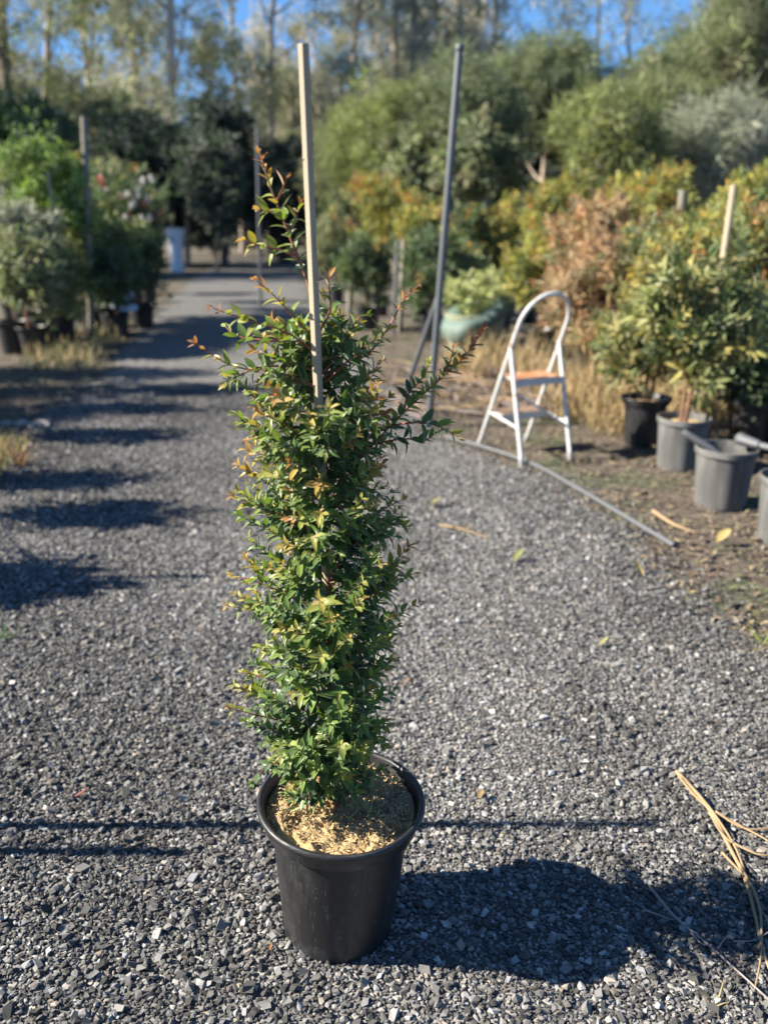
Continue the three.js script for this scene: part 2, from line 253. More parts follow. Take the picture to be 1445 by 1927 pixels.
function trunkGeo(h, r0, r1, lean, seed, limbs = 0, from = 0.5, limbLen = 2.5) {
  const r = rng(seed), pts = [], wv = h > 10 ? 0.9 : 0.25; for (let i = 0; i <= 6; i++) { const t = i / 6; pts.push(V(lean * t * h + (r() - 0.5) * wv * t, t * h - (i ? 0 : 0.15), (r() - 0.5) * wv * t)); }
  const gs = [tube(pts, (t) => lerp(r0, r1, Math.pow(t, 0.8)) * (1 + 0.5 * Math.exp(-t * 30)), 9, 18)];
  for (let k = 0; k < limbs; k++) { const t = from + (0.95 - from) * (k + r()) / limbs, b = V(lean * t * h, t * h, 0), a = r() * 6.28, l = limbLen * (0.6 + 0.7 * r()), rr = lerp(r0, r1, t) * 0.45; gs.push(tube([b, b.clone().add(V(Math.cos(a) * l * 0.4, l * 0.25, Math.sin(a) * l * 0.4)), b.clone().add(V(Math.cos(a) * l * 0.75, l * 0.65, Math.sin(a) * l * 0.75)), b.clone().add(V(Math.cos(a) * l, l * 1.05, Math.sin(a) * l))], (q) => rr * (1 - 0.75 * q), 6, 7)); }
  return mergeGeometries(gs);
}
// a gum: trunk seen at photo column px (pixels at heights y0 and y1), d metres ahead
const gumCat = 'gum tree';
function gum(label, pxLow, pxTop, d, h, r0, bark, pal, seed, n = 520, low = 0.28, wide = 0.19) {
  const b = W(pxLow, 300, d), e = W(pxTop, 0, d), lean = (e.x - b.x) / (e.y - b.y), base = V(b.x - lean * b.y, 0, -d), r = rng(seed);
  const t = thing('gum_tree', label, gumCat, base, 'tall gum trees behind the nursery');
  part('trunk', trunkGeo(h, r0, r0 * 0.3, lean, seed, 9, 0.3, h * 0.14), bark, t);
  const blobs = []; for (let k = 0; k < 28; k++) { const q = lerp(low, 1.0, Math.pow(r(), 0.9)), a = r() * 6.28, s = h * wide * (0.35 + r()) * (q > 0.9 ? 0.6 : 1); blobs.push({ c: V(lean * q * h + Math.cos(a) * s, q * h, Math.sin(a) * s), r: h * (0.03 + 0.045 * r()), sy: 0.75 }); }
  crown('crown', t, SP_.gum[seed % 2], M.treeLeaf, blobs, n, pal, seed + 9, { up: 0.1, inner: 0.2, size: 1.0, vary: 0.35 });
  return t;
}
const gums = [
  ['tall dark trunked gum at the far left edge of the forest', 22, 5, 36, 19, 0.30, M.darkBark, PAL.olive],
  ['gum with straight grey trunk rising behind the tall grey post on the left', 168, 160, 42, 20, 0.22, M.paleBark, PAL.gum],
  ['pale bent gum trunk leaning left above the dark hedge end', 262, 238, 44, 20, 0.27, M.paleBark, PAL.grey],
  ['straight pale brown gum trunk above the dark rounded hedge bushes', 323, 322, 40, 22, 0.26, M.paleBark, PAL.gum],
  ['thin gum with a forked bare crown against the sky gap left of the stake', 452, 440, 48, 19, 0.18, M.bark, PAL.grey],
  ['pale slender gum trunk just left of the stake top', 508, 515, 46, 21, 0.23, M.paleBark, PAL.gum],
  ['grey gum with hanging foliage right of the stake top', 660, 672, 47, 21, 0.22, M.bark, PAL.grey],
  ['twin pale gum trunk between the stake and the metal pole', 742, 752, 45, 22, 0.26, M.paleBark, PAL.grey],
  ['dusty grey gum crown beside the pale twin trunk, left of the pole', 778, 782, 43, 20, 0.24, M.bark, PAL.gum],
  ['pale gum trunk standing behind the top of the metal pole', 862, 868, 46, 22, 0.25, M.paleBark, PAL.grey],
  ['leaning grey gum at the left end of the open blue sky', 920, 942, 48, 19, 0.20, M.bark, PAL.grey],
  ['olive gum with broad hanging crown in the upper left', 85, 98, 40, 20, 0.22, M.bark, PAL.olive],
];
gums.forEach((a, i) => gum(...a, 900 + i * 7, [4, 8, 11].includes(i) ? 110 : i === 10 ? 330 : 700, 0.2, i === 10 || i === 11 ? 0.08 : 0.19));
[['spindly dead gum spire in the blue sky, the left of two', 1126, 1124, 40, 12.2, 0.15, 70], ['spindly bent gum spire in the blue sky with a few tufts', 1178, 1190, 40, 14.5, 0.16, 120]].forEach((a, i) => gum(a[0], a[1], a[2], a[3], a[4], a[5], M.bark, PAL.grey, 1200 + i, a[6], 0.6));
// middle-height trees, by the pixels their crowns fill: [label, px, top, bottom, width, d, palette, sprays, kind]
function crownBlobs(rx, y0, y1, rz, n, seed, lump = 0.42) {
  const r = rng(seed), cy = (y0 + y1) / 2, ry = (y1 - y0) / 2, out = [];
  for (let k = 0; k < n; k++) { const d = sph(r), q = Math.pow(r(), 0.45) * (1 - lump * (0.35 + 0.5 * r())), s = Math.min(rx, ry) * lump * (0.45 + 0.95 * r()); out.push({ c: V(d.x * rx * q, cy + d.y * ry * q, d.z * rz * q), r: s, sy: 0.85 }); }
  return out;
}
function bushTree(name, label, cat, group, px, top, bot, w, d, pal, n, sp, seed, opt = {}) {
  const a = W(px, top, d), b = W(px, bot, d), dep = d * CP - (a.y / 2 + b.y / 2 - EYE) * SP, rx = w / 2 / FPX * dep, y0 = Math.max(0.1, b.y), t = thing(name, label, cat, V((a.x + b.x) / 2, 0, -d), group);
  part('trunk', trunkGeo((y0 + a.y) / 2 + 0.4, opt.tr || 0.16, 0.05, 0, seed, 5, 0.45, rx * 0.6), opt.bark || M.bark, t);
  crown('crown', t, sp, opt.mat || M.treeLeaf, crownBlobs(rx, y0, a.y, rx * (opt.deep || 1), opt.blobs || 16, seed + 1, opt.lump || 0.42), n, pal, seed + 2, { up: 0.35, inner: opt.inner || 0.35, size: opt.size || 1, vary: 0.35 });
  if (opt.tips) crown('new_growth', t, sp, M.leaf, crownBlobs(rx, y0 + (a.y - y0) * 0.35, a.y, rx * (opt.deep || 1), opt.blobs || 16, seed + 1, (opt.lump || 0.42) * 1.1), opt.tips, PAL.tips, seed + 5, { up: 0.9, inner: 0.85, size: (opt.size || 1) * 0.9, from: -0.1 });
  return t;
}
[
  ['olive bushy tree with a yellowish crown right of the timber stake', 745, 150, 350, 210, 27, PAL.light, 620, 'oak'],
  ['green she oak behind the upper half of the metal pole', 870, 110, 340, 200, 26, PAL.oak, 750, 'oak'],
  ['tall rounded she oak crown over the dark hollow below the open sky', 1030, 85, 250, 240, 29, PAL.oak, 800, 'oak'],
  ['pale sunlit she oak in front of the dark hollow on its right', 1160, 175, 345, 170, 22, PAL.light, 520, 'oak'],
  ['broad she oak right of the sunlit pale one, under the bent spire', 1225, 110, 330, 250, 28, PAL.olive, 800, 'oak'],
  ['dark topped she oak peaking at the right end of the open sky', 1290, 58, 230, 150, 31, PAL.oak, 420, 'oak'],
  ['tall open she oak at the right edge reaching the top of the photo', 1410, -60, 230, 210, 27, PAL.olive, 650, 'oak'],
  ['greyish she oak low on the right behind the golden shrubs', 1355, 190, 400, 240, 23, PAL.grey, 750, 'oak'],
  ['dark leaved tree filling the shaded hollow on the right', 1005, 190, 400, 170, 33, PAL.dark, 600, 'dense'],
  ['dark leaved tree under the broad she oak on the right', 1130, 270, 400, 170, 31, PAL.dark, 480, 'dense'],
  ['low olive tree between the stake and the pole above the golden shrubs', 660, 225, 420, 190, 29, PAL.olive, 620, 'oak'],
  ['olive wattle filling the gap just left of the metal pole', 790, 235, 480, 130, 25, PAL.olive, 420, 'dense'],
  ['small green wattle just right of the metal pole', 905, 235, 380, 130, 24, PAL.olive, 420, 'dense'],
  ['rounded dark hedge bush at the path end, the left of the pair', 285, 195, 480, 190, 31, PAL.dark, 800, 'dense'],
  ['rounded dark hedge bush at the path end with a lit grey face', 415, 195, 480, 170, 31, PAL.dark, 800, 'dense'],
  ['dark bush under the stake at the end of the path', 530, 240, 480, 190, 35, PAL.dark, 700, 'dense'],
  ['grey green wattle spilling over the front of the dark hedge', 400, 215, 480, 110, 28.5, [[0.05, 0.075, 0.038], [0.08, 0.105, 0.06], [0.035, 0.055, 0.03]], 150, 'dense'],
  ['olive wattle behind the lime shrub on the far left', 40, 170, 430, 230, 26, PAL.mid, 620, 'dense'],
  ['grey wattle behind the tall grey post on the left', 190, 150, 420, 170, 33, PAL.olive, 560, 'dense'],
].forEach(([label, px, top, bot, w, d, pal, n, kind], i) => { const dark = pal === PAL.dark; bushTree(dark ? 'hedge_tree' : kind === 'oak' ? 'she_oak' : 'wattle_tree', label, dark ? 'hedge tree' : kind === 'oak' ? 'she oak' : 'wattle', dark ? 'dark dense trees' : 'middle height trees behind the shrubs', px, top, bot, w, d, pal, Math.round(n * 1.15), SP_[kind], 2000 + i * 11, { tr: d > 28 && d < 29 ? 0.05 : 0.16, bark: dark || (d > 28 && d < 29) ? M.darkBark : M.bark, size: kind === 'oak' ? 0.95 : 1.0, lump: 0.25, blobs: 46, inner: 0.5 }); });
// trees off to the left whose shade falls across the end of the path
[[-22, 33], [-19.5, 26]].forEach(([x, d], i) => {
  const t = thing('shade_tree', ['tall gum left of the photo shading the hedge at the path end', 'nearest tall gum left of the photo shading the far path'][i], 'gum tree', V(x, 0, -d), 'tall gum trees behind the nursery');
  part('trunk', trunkGeo(13, 0.3, 0.08, 0.01, 2500 + i, 8, 0.3, 3), M.bark, t);
  crown('crown', t, SP_.gum[0], M.treeLeaf, crownBlobs(3.4, 3, 13, 3.2, 22, 2520 + i, 0.42), 700, PAL.gum, 2540 + i, { up: 0.1 });
});
// the far wood behind: one mass
{
  const g = new THREE.Group(); g.name = 'far_forest'; g.userData.kind = 'stuff'; tag(g, 'far grey green forest filling the gaps between the nearer trees', 'forest'); scene.add(g);
  const r = rng(3100), blobs = [], trunks = [];
  for (let k = 0; k < 160; k++) { const x = -33 + 84 * r(), d = 58 + 26 * r(), px = 722 + FPX * x / (d * CP), h = px > 930 && px < 1370 ? 3.5 + 3.5 * r() : (8.5 + 9 * r()) * (px > 345 && px < 480 ? 0.62 : px > 630 && px < 700 ? 0.7 : 1); for (let q = 0; q < 3; q++) blobs.push({ c: V(x + (r() - 0.5) * 3, h * (0.2 + 0.3 * q + 0.15 * r()), -d), r: 1.5 + 1.3 * r(), sy: 0.9 }); if (k % 4 === 0) trunks.push(tube([V(x, 0, -d + 2), V(x + 0.2, h * 0.6, -d + 2), V(x + (r() - 0.5), h * 1.25, -d + 2)], (t) => 0.17 * (1 - 0.7 * t), 5)); }
  part('trunks', mergeGeometries(trunks), M.paleBark, g);
  crown('foliage', g, SP_.gum[1], M.treeLeaf, blobs, 21000, PAL.wood, 3200, { up: 0.1, size: 1.5, inner: 0.3 });
}
// ------------------------------------------------------------------ pots, shrubs, stakes
const POT_BODY = lathe([[0.0001, 0.006], [0.112, 0.006], [0.117, 0.0], [0.1215, 0.004], [0.1235, 0.02], [0.126, 0.05], [0.138, 0.18], [0.1485, 0.292], [0.1485, 0.300], [0.1455, 0.300], [0.135, 0.18], [0.123, 0.05], [0.119, 0.012], [0.0001, 0.012]], 72, 3, 1.5);
const POT_RIM = lathe([[0.1457, 0.296], [0.1490, 0.2935], [0.1610, 0.295], [0.1660, 0.2985], [0.1740, 0.328], [0.1785, 0.3325], [0.1800, 0.3375], [0.1785, 0.3425], [0.1745, 0.3450], [0.1695, 0.3440], [0.1660, 0.3400], [0.1590, 0.318], [0.1500, 0.303], [0.1457, 0.296]], 72, 3, 1.5);
function mixGeo(rad, seed, bump = 0.012) {
  const g = new THREE.CircleGeometry(rad, 72, 0, Math.PI * 2).toNonIndexed(), rings = 40, seg = 120, pos = [], uv = [], idx = [];
  for (let i = 0; i <= rings; i++) for (let k = 0; k <= seg; k++) { const a = k / seg * 6.28318, r = rad * i / rings, x = Math.cos(a) * r, z = Math.sin(a) * r; pos.push(x, bump * ((fbm(N1, x * 1.5 + 0.5 + seed * 0.13, z * 1.5 + 0.5, 22, 4) - 0.45) * 1.6 + (N2(x * 1.5 + 0.5, z * 1.5 + 0.5, 110) - 0.5) * 0.45) * (i === rings ? 0.3 : 1), z); uv.push(x / 0.3, z / 0.3); }
  for (let i = 0; i < rings; i++) for (let k = 0; k < seg; k++) { const a = i * (seg + 1) + k, b = a + seg + 1; idx.push(a, a + 1, b, b, a + 1, b + 1); }
  const o = new THREE.BufferGeometry(); o.setAttribute('position', new THREE.Float32BufferAttribute(pos, 3)); o.setAttribute('uv', new THREE.Float32BufferAttribute(uv, 2)); o.setIndex(idx); o.computeVertexNormals(); g.dispose(); return o;
}
const GREY_BODY = lathe([[0.0001, 0.006], [0.128, 0.006], [0.132, 0.0], [0.137, 0.004], [0.139, 0.03], [0.1555, 0.300], [0.1650, 0.3015], [0.1670, 0.305], [0.1675, 0.332], [0.1655, 0.338], [0.1600, 0.339], [0.1565, 0.335], [0.1500, 0.29], [0.1335, 0.03], [0.130, 0.014], [0.0001, 0.014]], 72, 3, 1.5);
const MIX = mixGeo(0.1485, 3, 0.010);
function addPot(t, m = M.pot, s = 1, mix = M.mulch) {
  const grey = m === M.greyPot, p = part('pot', grey ? GREY_BODY : POT_BODY, m, t); p.scale.setScalar(s); if (!grey) part('rim', POT_RIM, m, p);
  if (mix) { const q = part('potting_mix', MIX, mix, t); q.position.y = 0.292 * s; q.scale.setScalar(s); }
  return p;
}
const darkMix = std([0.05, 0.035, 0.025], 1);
// a potted shrub whose crown fills given pixels
function pottedShrub(name, label, cat, group, at, o) {
  const t = thing(name, label, cat, at, group), s = o.pot || 1, r = rng(o.seed);
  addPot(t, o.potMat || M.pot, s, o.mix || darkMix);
  const stems = []; for (let k = 0; k < (o.stems || 3); k++) { const a = r() * 6.28, e = o.w * 0.35 * r(); stems.push(tube([V(Math.cos(a) * 0.02, 0.27 * s, Math.sin(a) * 0.02), V(Math.cos(a) * e * 0.4, lerp(0.3, o.h, 0.4), Math.sin(a) * e * 0.4), V(Math.cos(a) * e, o.h * 0.85, Math.sin(a) * e)], (q) => 0.012 * (1 - 0.7 * q), 6, 8)); }
  part('stem', mergeGeometries(stems), M.twig, t);
  const blobs = crownBlobs(o.w / 2, o.y0, o.h, o.w / 2, o.blobs || 14, o.seed + 1, o.lump || 0.42);
  crown('crown', t, SP_[o.kind || 'broad'], M.leaf, blobs, o.n || 260, o.pal, o.seed + 2, { up: 0.7, inner: 0.25, size: o.size || 1, vary: 0.35 });
  if (o.tips) crown('new_growth', t, SP_[o.kind || 'broad'], M.leaf, blobs, o.tips, o.tipPal || PAL.tips, o.seed + 4, { up: 1, inner: 0.9, size: (o.size || 1) * 0.85, from: -0.1 });
  if (o.stake) { const q = part('stake', new THREE.BoxGeometry(0.025, o.stake, 0.025), o.stakeMat || M.wood, t); q.position.set(o.sx || 0.04, o.stake / 2 + 0.1, -0.03); q.rotation.z = o.lean || 0; }
  return t;
}
function shrubPx(name, label, cat, group, px, top, bot, w, d, o) { const a = W(px, top, d), b = W(px, bot, d), dep = d * CP - (0.8 - EYE) * SP; return pottedShrub(name, label, cat, group, V((a.x + b.x) / 2, 0, -d), { h: a.y, y0: Math.max(0.32, b.y), w: w / FPX * dep, ...o }); }
// golden tipped hedge shrubs behind on the right
const HG = 'golden tipped shrubs in rows on the right';
[
  ['olive potted shrub nearest the far end of the path, right side', 632, 385, 540, 95, 17, PAL.olive, 30],
  ['golden topped potted shrub just right of the stake, tallest there', 715, 318, 490, 125, 14.5, PAL.gold, 70],
  ['yellow green potted shrub behind the pair of grey stakes', 792, 372, 520, 110, 13.5, PAL.gold, 45],
  ['dark green potted shrub right of the metal pole', 880, 392, 560, 110, 12.2, PAL.mid, 40],
  ['green shrub with few gold tips behind the green tub', 950, 375, 560, 110, 12.6, PAL.gold, 35],
  ['bright golden shrub in front of the dark hollow', 1052, 318, 500, 120, 11.6, PAL.gold, 60],
  ['golden shrub behind the brown dead shrub', 1165, 352, 500, 120, 11.2, PAL.gold, 55],
  ['golden shrub with reddish peak left of the grey post top', 1238, 308, 470, 130, 10.6, PAL.gold, 85],
  ['yellow shrub between the grey post and the pale leaning stake', 1315, 400, 560, 100, 9.2, PAL.gold, 40],
  ['golden shrub behind the pale leaning stake, top right row', 1395, 335, 520, 130, 9.6, PAL.gold, 55],
  ['large yellow green shrub at the right edge of the photo', 1470, 385, 620, 150, 7.6, PAL.gold, 60],
  ['olive shrub low behind the green tub and pole', 1000, 430, 560, 120, 13.5, PAL.olive, 20],
  ['low dark shrub in front of the golden one by the grey stakes', 690, 430, 580, 110, 12.6, PAL.mid, 12],
  ['low mid green shrub between the close grey stakes and the metal pole', 812, 440, 590, 100, 11.2, PAL.mid, 15],
  ['low brownish shrub just left of the green tub', 872, 470, 600, 70, 11.4, PAL.olive, 20],
  ['yellowing shrub directly above the ladder arch', 1020, 420, 590, 110, 9.8, PAL.gold, 35],
  ['tall yellow shrub wedged between the brown dead shrub and the grey post', 1195, 375, 560, 120, 8.9, PAL.gold, 60],
  ['orange tinged shrub below the grey post top', 1290, 420, 620, 120, 8.2, PAL.olive, 80],
  ['tan and green shrub filling the bank right of the ladder arch', 1165, 430, 640, 130, 8.3, PAL.mixed, 50],
  ['loose olive shrub between the brown shrub and the leafy ones', 1215, 440, 660, 130, 7.6, PAL.olive, 60],
  ['yellowish shrub with dry leaves at the foot of the grey post', 1335, 400, 620, 130, 8.0, PAL.gold, 60],
  ['dusty tan shrub close behind the right edge shrubs', 1440, 420, 640, 120, 7.9, PAL.mixed, 50],
  ['yellow green shrub in front of the pale leaning stake', 1400, 440, 640, 120, 7.4, PAL.gold, 40],
].forEach(([label, px, top, bot, w, d, pal, tips], i) => shrubPx('golden_shrub', label, 'shrub', HG, px, top, bot, w, d, { pal, n: 400, tips: tips * 2, kind: 'pilly', seed: 4000 + i * 13, size: 1.1, blobs: 40, lump: 0.25 }));
// brown dead shrub and the big leafy shrubs beside the pots
shrubPx('dead_shrub', 'rusty brown half dead shrub behind and right of the ladder', 'shrub', null, 1115, 375, 640, 165, 8.6, { pal: PAL.mixed, n: 640, tips: 90, tipPal: PAL.brown, kind: 'pilly', seed: 4400, size: 1.1, blobs: 34, lump: 0.26 });
shrubPx('dead_shrub', 'lower tan shrub with dry leaves between ladder and green shrubs', 'shrub', null, 1130, 460, 740, 210, 7.7, { pal: PAL.mixed, n: 600, tips: 160, tipPal: PAL.brown, kind: 'hang', seed: 4420, size: 0.7, blobs: 34, lump: 0.26 });
const BG = 'green leafy shrubs behind the grey pots';
[
  ['green leafy shrub left of the leaning stake behind the pots', 1250, 425, 720, 210, 7.0, PAL.silver, 'pilly', 60],
  ['green leafy shrub right of the leaning stake behind the pots', 1405, 400, 710, 220, 6.6, PAL.silver, 'pilly', 60],
  ['dense dark leafy shrub in the black pot at the right edge', 1425, 600, 790, 130, 5.7, PAL.mid, 'broad', 20],
].forEach(([label, px, top, bot, w, d, pal, kind, tips], i) => shrubPx('leafy_shrub', label, 'shrub', BG, px, top, bot, w, d, { pal, n: 620, tips: tips * 2, kind, seed: 4500 + i * 17, size: 1.05, blobs: 46, lump: 0.22 }));
{
  const p1 = G(1205, 838), p2 = G(1270, 880);
  pottedShrub('potted_tree', 'pale leaved shrub in the black pot farthest back beside the ladder', 'potted plant', 'potted shrubs beside the ladder', V(p1.x + 0.02, 0, p1.z - 0.05), { h: 1.0, y0: 0.42, w: 0.62, pal: PAL.silver, kind: 'long', n: 200, seed: 4600, potMat: M.pot, mix: M.mulch, size: 0.62, blobs: 26, lump: 0.26 });
  pottedShrub('potted_tree', 'pale leaved shrub in the sunlit grey pot, straw on its soil', 'potted plant', 'potted shrubs beside the ladder', V(p2.x + 0.02, 0, p2.z), { h: 1.28, y0: 0.46, w: 0.72, pal: PAL.silver, kind: 'long', n: 330, seed: 4620, potMat: M.greyPot, mix: M.mulch, size: 0.64, blobs: 30, lump: 0.25 });
  const p3 = G(1352, 950), p4 = G(1478, 1018);
  for (const [p, l] of [[p3, 'empty grey plastic pot with a pipe end resting in it'], [p4, 'empty grey plastic pot cut by the right edge of the photo']]) { const t = thing('grey_pot', l, 'plant pot', V(p.x, 0, p.z), 'empty grey pots'); addPot(t, M.greyPot, 1, null); }
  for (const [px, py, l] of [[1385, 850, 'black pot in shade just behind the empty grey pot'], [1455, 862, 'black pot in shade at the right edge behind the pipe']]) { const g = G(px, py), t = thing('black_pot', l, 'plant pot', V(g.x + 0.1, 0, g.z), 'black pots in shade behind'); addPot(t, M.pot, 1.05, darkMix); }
  const rim3 = V(p3.x, 0.345, p3.z);
  tag(part('irrigation_pipe', tube([V(rim3.x - 0.22, 0.40, rim3.z - 0.1), V(rim3.x - 0.05, 0.30, rim3.z - 0.02), V(rim3.x + 0.0, 0.26, rim3.z)].map((p) => p), 0.021, 12, 10), M.pvc, scene), 'short grey pipe leaning from the planted pot into the empty one', 'pipe').name = 'irrigation_pipe';
  const b = thing('irrigation_pipe', 'grey pipe with a flared joint lying across the two empty pots', 'pipe', V(rim3.x + 0.13, 0.362, rim3.z + 0.02));
  part('pipe', tube([V(0, 0.0, 0), V(0.12, 0.0, 0.22), V(0.24, -0.01, 0.45)], 0.019, 12, 8), M.pvc, b); part('joint', tube([V(-0.05, 0.008, -0.08), V(0.0, 0.002, 0.0), V(0.025, 0, 0.045)], (t) => 0.034 - 0.012 * t, 12, 6), M.pvc, b);
}
// left row, seen
const LG = 'potted plants in the row on the left';
[
  ['lime green broad leaved shrub at the left edge with a timber stake', 88, 255, 480, 170, 11.5, PAL.lime, 'broad', 480, 0, 2.15],
  ['brownish grey shrub at the left edge below the lime one', 15, 370, 560, 120, 10.6, PAL.grey, 'pilly', 330, 0, 0],
  ['loose green shrub low in the left row beside the grey post', 190, 400, 570, 150, 12.2, PAL.light, 'broad', 380, 0, 1.4],
  ['mixed green shrub with orange tips behind the white flowers', 205, 290, 450, 110, 14.5, PAL.olive, 'pilly', 280, 50, 0],
  ['shrub with red young leaves beside the white guard on the left', 268, 345, 480, 75, 17, PAL.olive, 'pilly', 260, 40, 1.9],
  ['olive leafy shrub at the left edge above the black pots', 45, 440, 600, 140, 10.0, PAL.olive, 'broad', 330, 0, 0],
  ['pale green shrub between the lime shrub and the grey post', 140, 330, 540, 110, 13.4, PAL.light, 'pilly', 330, 20, 2.3],
  ['dark green shrub low beneath the white blossoms', 262, 430, 560, 100, 12.6, PAL.mid, 'broad', 300, 0, 0],
  ['dull green shrub at the left edge behind the lime one', 0, 300, 520, 120, 13.0, PAL.olive, 'pilly', 330, 20, 2.4],
  ['dark shrub in the shade behind the pot with pale strips', 215, 470, 600, 90, 11.6, PAL.mid, 'broad', 240, 0, 0],
  ['olive shrub with a thin stake just right of the grey post', 180, 318, 540, 90, 14.0, PAL.olive, 'pilly', 300, 20, 2.2],
  ['dark shrub between the white blossoms and the white guard', 276, 400, 520, 60, 19, PAL.mid, 'broad', 220, 0, 0],
  ['grey leaved shrub in the middle of the lime and dark ones', 70, 380, 580, 110, 10.9, PAL.grey, 'pilly', 280, 0, 0],
  ['reddish tipped shrub peeking over the white blossoms', 232, 318, 470, 80, 15.5, PAL.olive, 'pilly', 240, 60, 2.3],
  ['small green shrub over the pots at the foot of the lime one', 110, 470, 610, 110, 10.9, PAL.light, 'pilly', 280, 20, 2.0],
].forEach(([label, px, top, bot, w, d, pal, kind, n, tips, stake], i) => shrubPx('row_shrub', label, 'potted plant', LG, px, top, bot, w, d, { pal, kind, n, tips, stake, seed: 5000 + i * 19, size: 1.2, blobs: 30, lump: 0.3, tipPal: i === 4 ? [[0.4, 0.05, 0.05], [0.42, 0.2, 0.05]] : PAL.tips }));
{ // the flowering one
  const t = shrubPx('flowering_shrub', 'shrub with white blossoms and red leaf tips in the left row', 'potted plant', LG, 250, 325, 500, 140, 13.2, { pal: PAL.mid, kind: 'pilly', n: 300, tips: 22, tipPal: [[0.45, 0.06, 0.07], [0.5, 0.12, 0.1]], seed: 5200, size: 1.2 });
  const r = rng(5301), petal = leafGeo(0.03, 0.024, 2, 0.2, 0.5), gs = []; for (let k = 0; k < 18; k++) gs.push(petal.clone().applyMatrix4(frame(V(0, 0, 0), sph(r).add(V(0, 0.3, 0)), sph(r), 0.8 + 0.6 * r())));
  const fl = mergeGeometries(gs), fm = leafy([0.75, 0.70, 0.66], 0.3, 0);
  const b = [[165, 385], [170, 365], [200, 362], [238, 365], [250, 385], [262, 357], [270, 340], [285, 335], [278, 375], [265, 410], [280, 412], [252, 380], [246, 455], [285, 455], [268, 420], [235, 410], [258, 368]];
  const box = t.position; b.forEach(([x, y], i) => { const p = W(x, y, 12.7 + 0.3 * (i % 3) - 0.3), f = part('blossom', fl, fm, t); f.position.copy(p.sub(box)); f.rotation.y = i; f.scale.setScalar(1.4 + 0.6 * r()); });
}
// left row, mostly out of the photo: what casts the shade over the path
[
  [-2.72, 3.33, 1.02, 0.42, 'potted shrub outside the left edge casting the nearest blob of shade'], [-3.0, 4.2, 1.28, 0.3, 'potted shrub outside the left edge, second in from the nearest'], [-3.25, 4.85, 1.22, 0.26, 'potted shrub outside the left edge casting the narrow middle shade'],
  [-3.55, 5.95, 1.5, 0.34, 'potted shrub outside the left edge beside the pale rocks'], [-3.75, 6.9, 1.9, 0.5, 'taller potted shrub outside the left edge past the pale rocks'], [-3.95, 7.7, 2.1, 0.5, 'tallest potted shrub outside the left edge before the black pots'],
  [-5.6, 6.6, 2.5, 1.3, 'big shrub in the second row left of the photo, nearest of them'], [-5.7, 7.6, 2.7, 1.3, 'big shrub in the second row left of the photo, middle one'], [-5.9, 8.7, 2.9, 1.3, 'big shrub in the second row left of the photo, farthest of them'], [-4.7, 8.6, 2.2, 0.6, 'tall shrub just outside the left edge beside the black pots'],
].forEach(([x, d, h, w, label], i) => pottedShrub('row_shrub', label, 'potted plant', LG, V(x, 0, -d), { h, y0: 0.42, w, pal: PAL.mid, kind: 'broad', n: h > 2.4 ? 620 : 150, lump: 0.5, seed: 5400 + i * 7, stake: i === 0 ? 1.2 : 0, size: 0.9 }));
{ // tall staked pot beside the photographer whose thin shadow crosses the gravel
  const t = thing('staked_pot', 'pot with two tall stakes left of the photo, shadow lines across gravel', 'potted plant', V(-2.02, 0, -1.775), LG); addPot(t, M.pot, 1, darkMix);
  for (const [x, z, h, tilt] of [[0.0, 0.02, 1.86, 0], [-0.02, 0.11, 1.05, 0.02]]) { const s = part('stake', new THREE.BoxGeometry(0.028, h - 0.2, 0.028), M.wood, t); s.position.set(x, 0.2 + (h - 0.2) / 2, z); s.rotation.x = tilt; }
  part('stem', tube([V(0.02, 0.27, 0.05), V(0.03, 0.6, 0.08), V(0.0, 1.0, 0.1)], (q) => 0.007 * (1 - 0.6 * q), 6, 6), M.twig, t);
}
// black pots standing along the left verge
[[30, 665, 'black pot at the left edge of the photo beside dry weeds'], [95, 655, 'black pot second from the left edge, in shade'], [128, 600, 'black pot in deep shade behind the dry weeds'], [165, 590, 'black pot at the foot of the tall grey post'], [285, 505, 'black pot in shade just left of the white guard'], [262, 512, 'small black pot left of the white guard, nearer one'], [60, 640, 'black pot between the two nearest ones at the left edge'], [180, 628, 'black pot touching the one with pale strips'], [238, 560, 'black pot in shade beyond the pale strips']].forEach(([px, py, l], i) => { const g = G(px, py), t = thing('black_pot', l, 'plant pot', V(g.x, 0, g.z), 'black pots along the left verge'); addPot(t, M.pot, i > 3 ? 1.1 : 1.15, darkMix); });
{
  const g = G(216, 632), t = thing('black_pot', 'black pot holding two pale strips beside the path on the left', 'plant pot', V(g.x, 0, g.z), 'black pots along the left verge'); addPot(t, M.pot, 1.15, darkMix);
  [[0.6, 0.12, 'upper pale blue plastic strip sticking up out of a black pot'], [0.05, 0.0, 'lower pale blue plastic strip lying over a black pot rim']].forEach(([tilt, y, l]) => { const s = new THREE.Shape(); s.moveTo(0, -0.03); s.lineTo(0.34, -0.045); s.quadraticCurveTo(0.40, 0, 0.34, 0.045); s.lineTo(0, 0.03); s.closePath(); const e = new THREE.ExtrudeGeometry(s, { depth: 0.006, bevelEnabled: true, bevelSize: 0.003, bevelThickness: 0.003, bevelSegments: 1 }); const o = tag(part('plastic_strip', e, M.blueWhite, scene), l, 'plastic strip', 'pale strips in the black pot'); o.name = numbered('plastic_strip'); o.position.set(g.x + 0.04, 0.385 + y * 0.2, g.z + 0.15); o.rotation.set(-0.5, 0, tilt); });
}
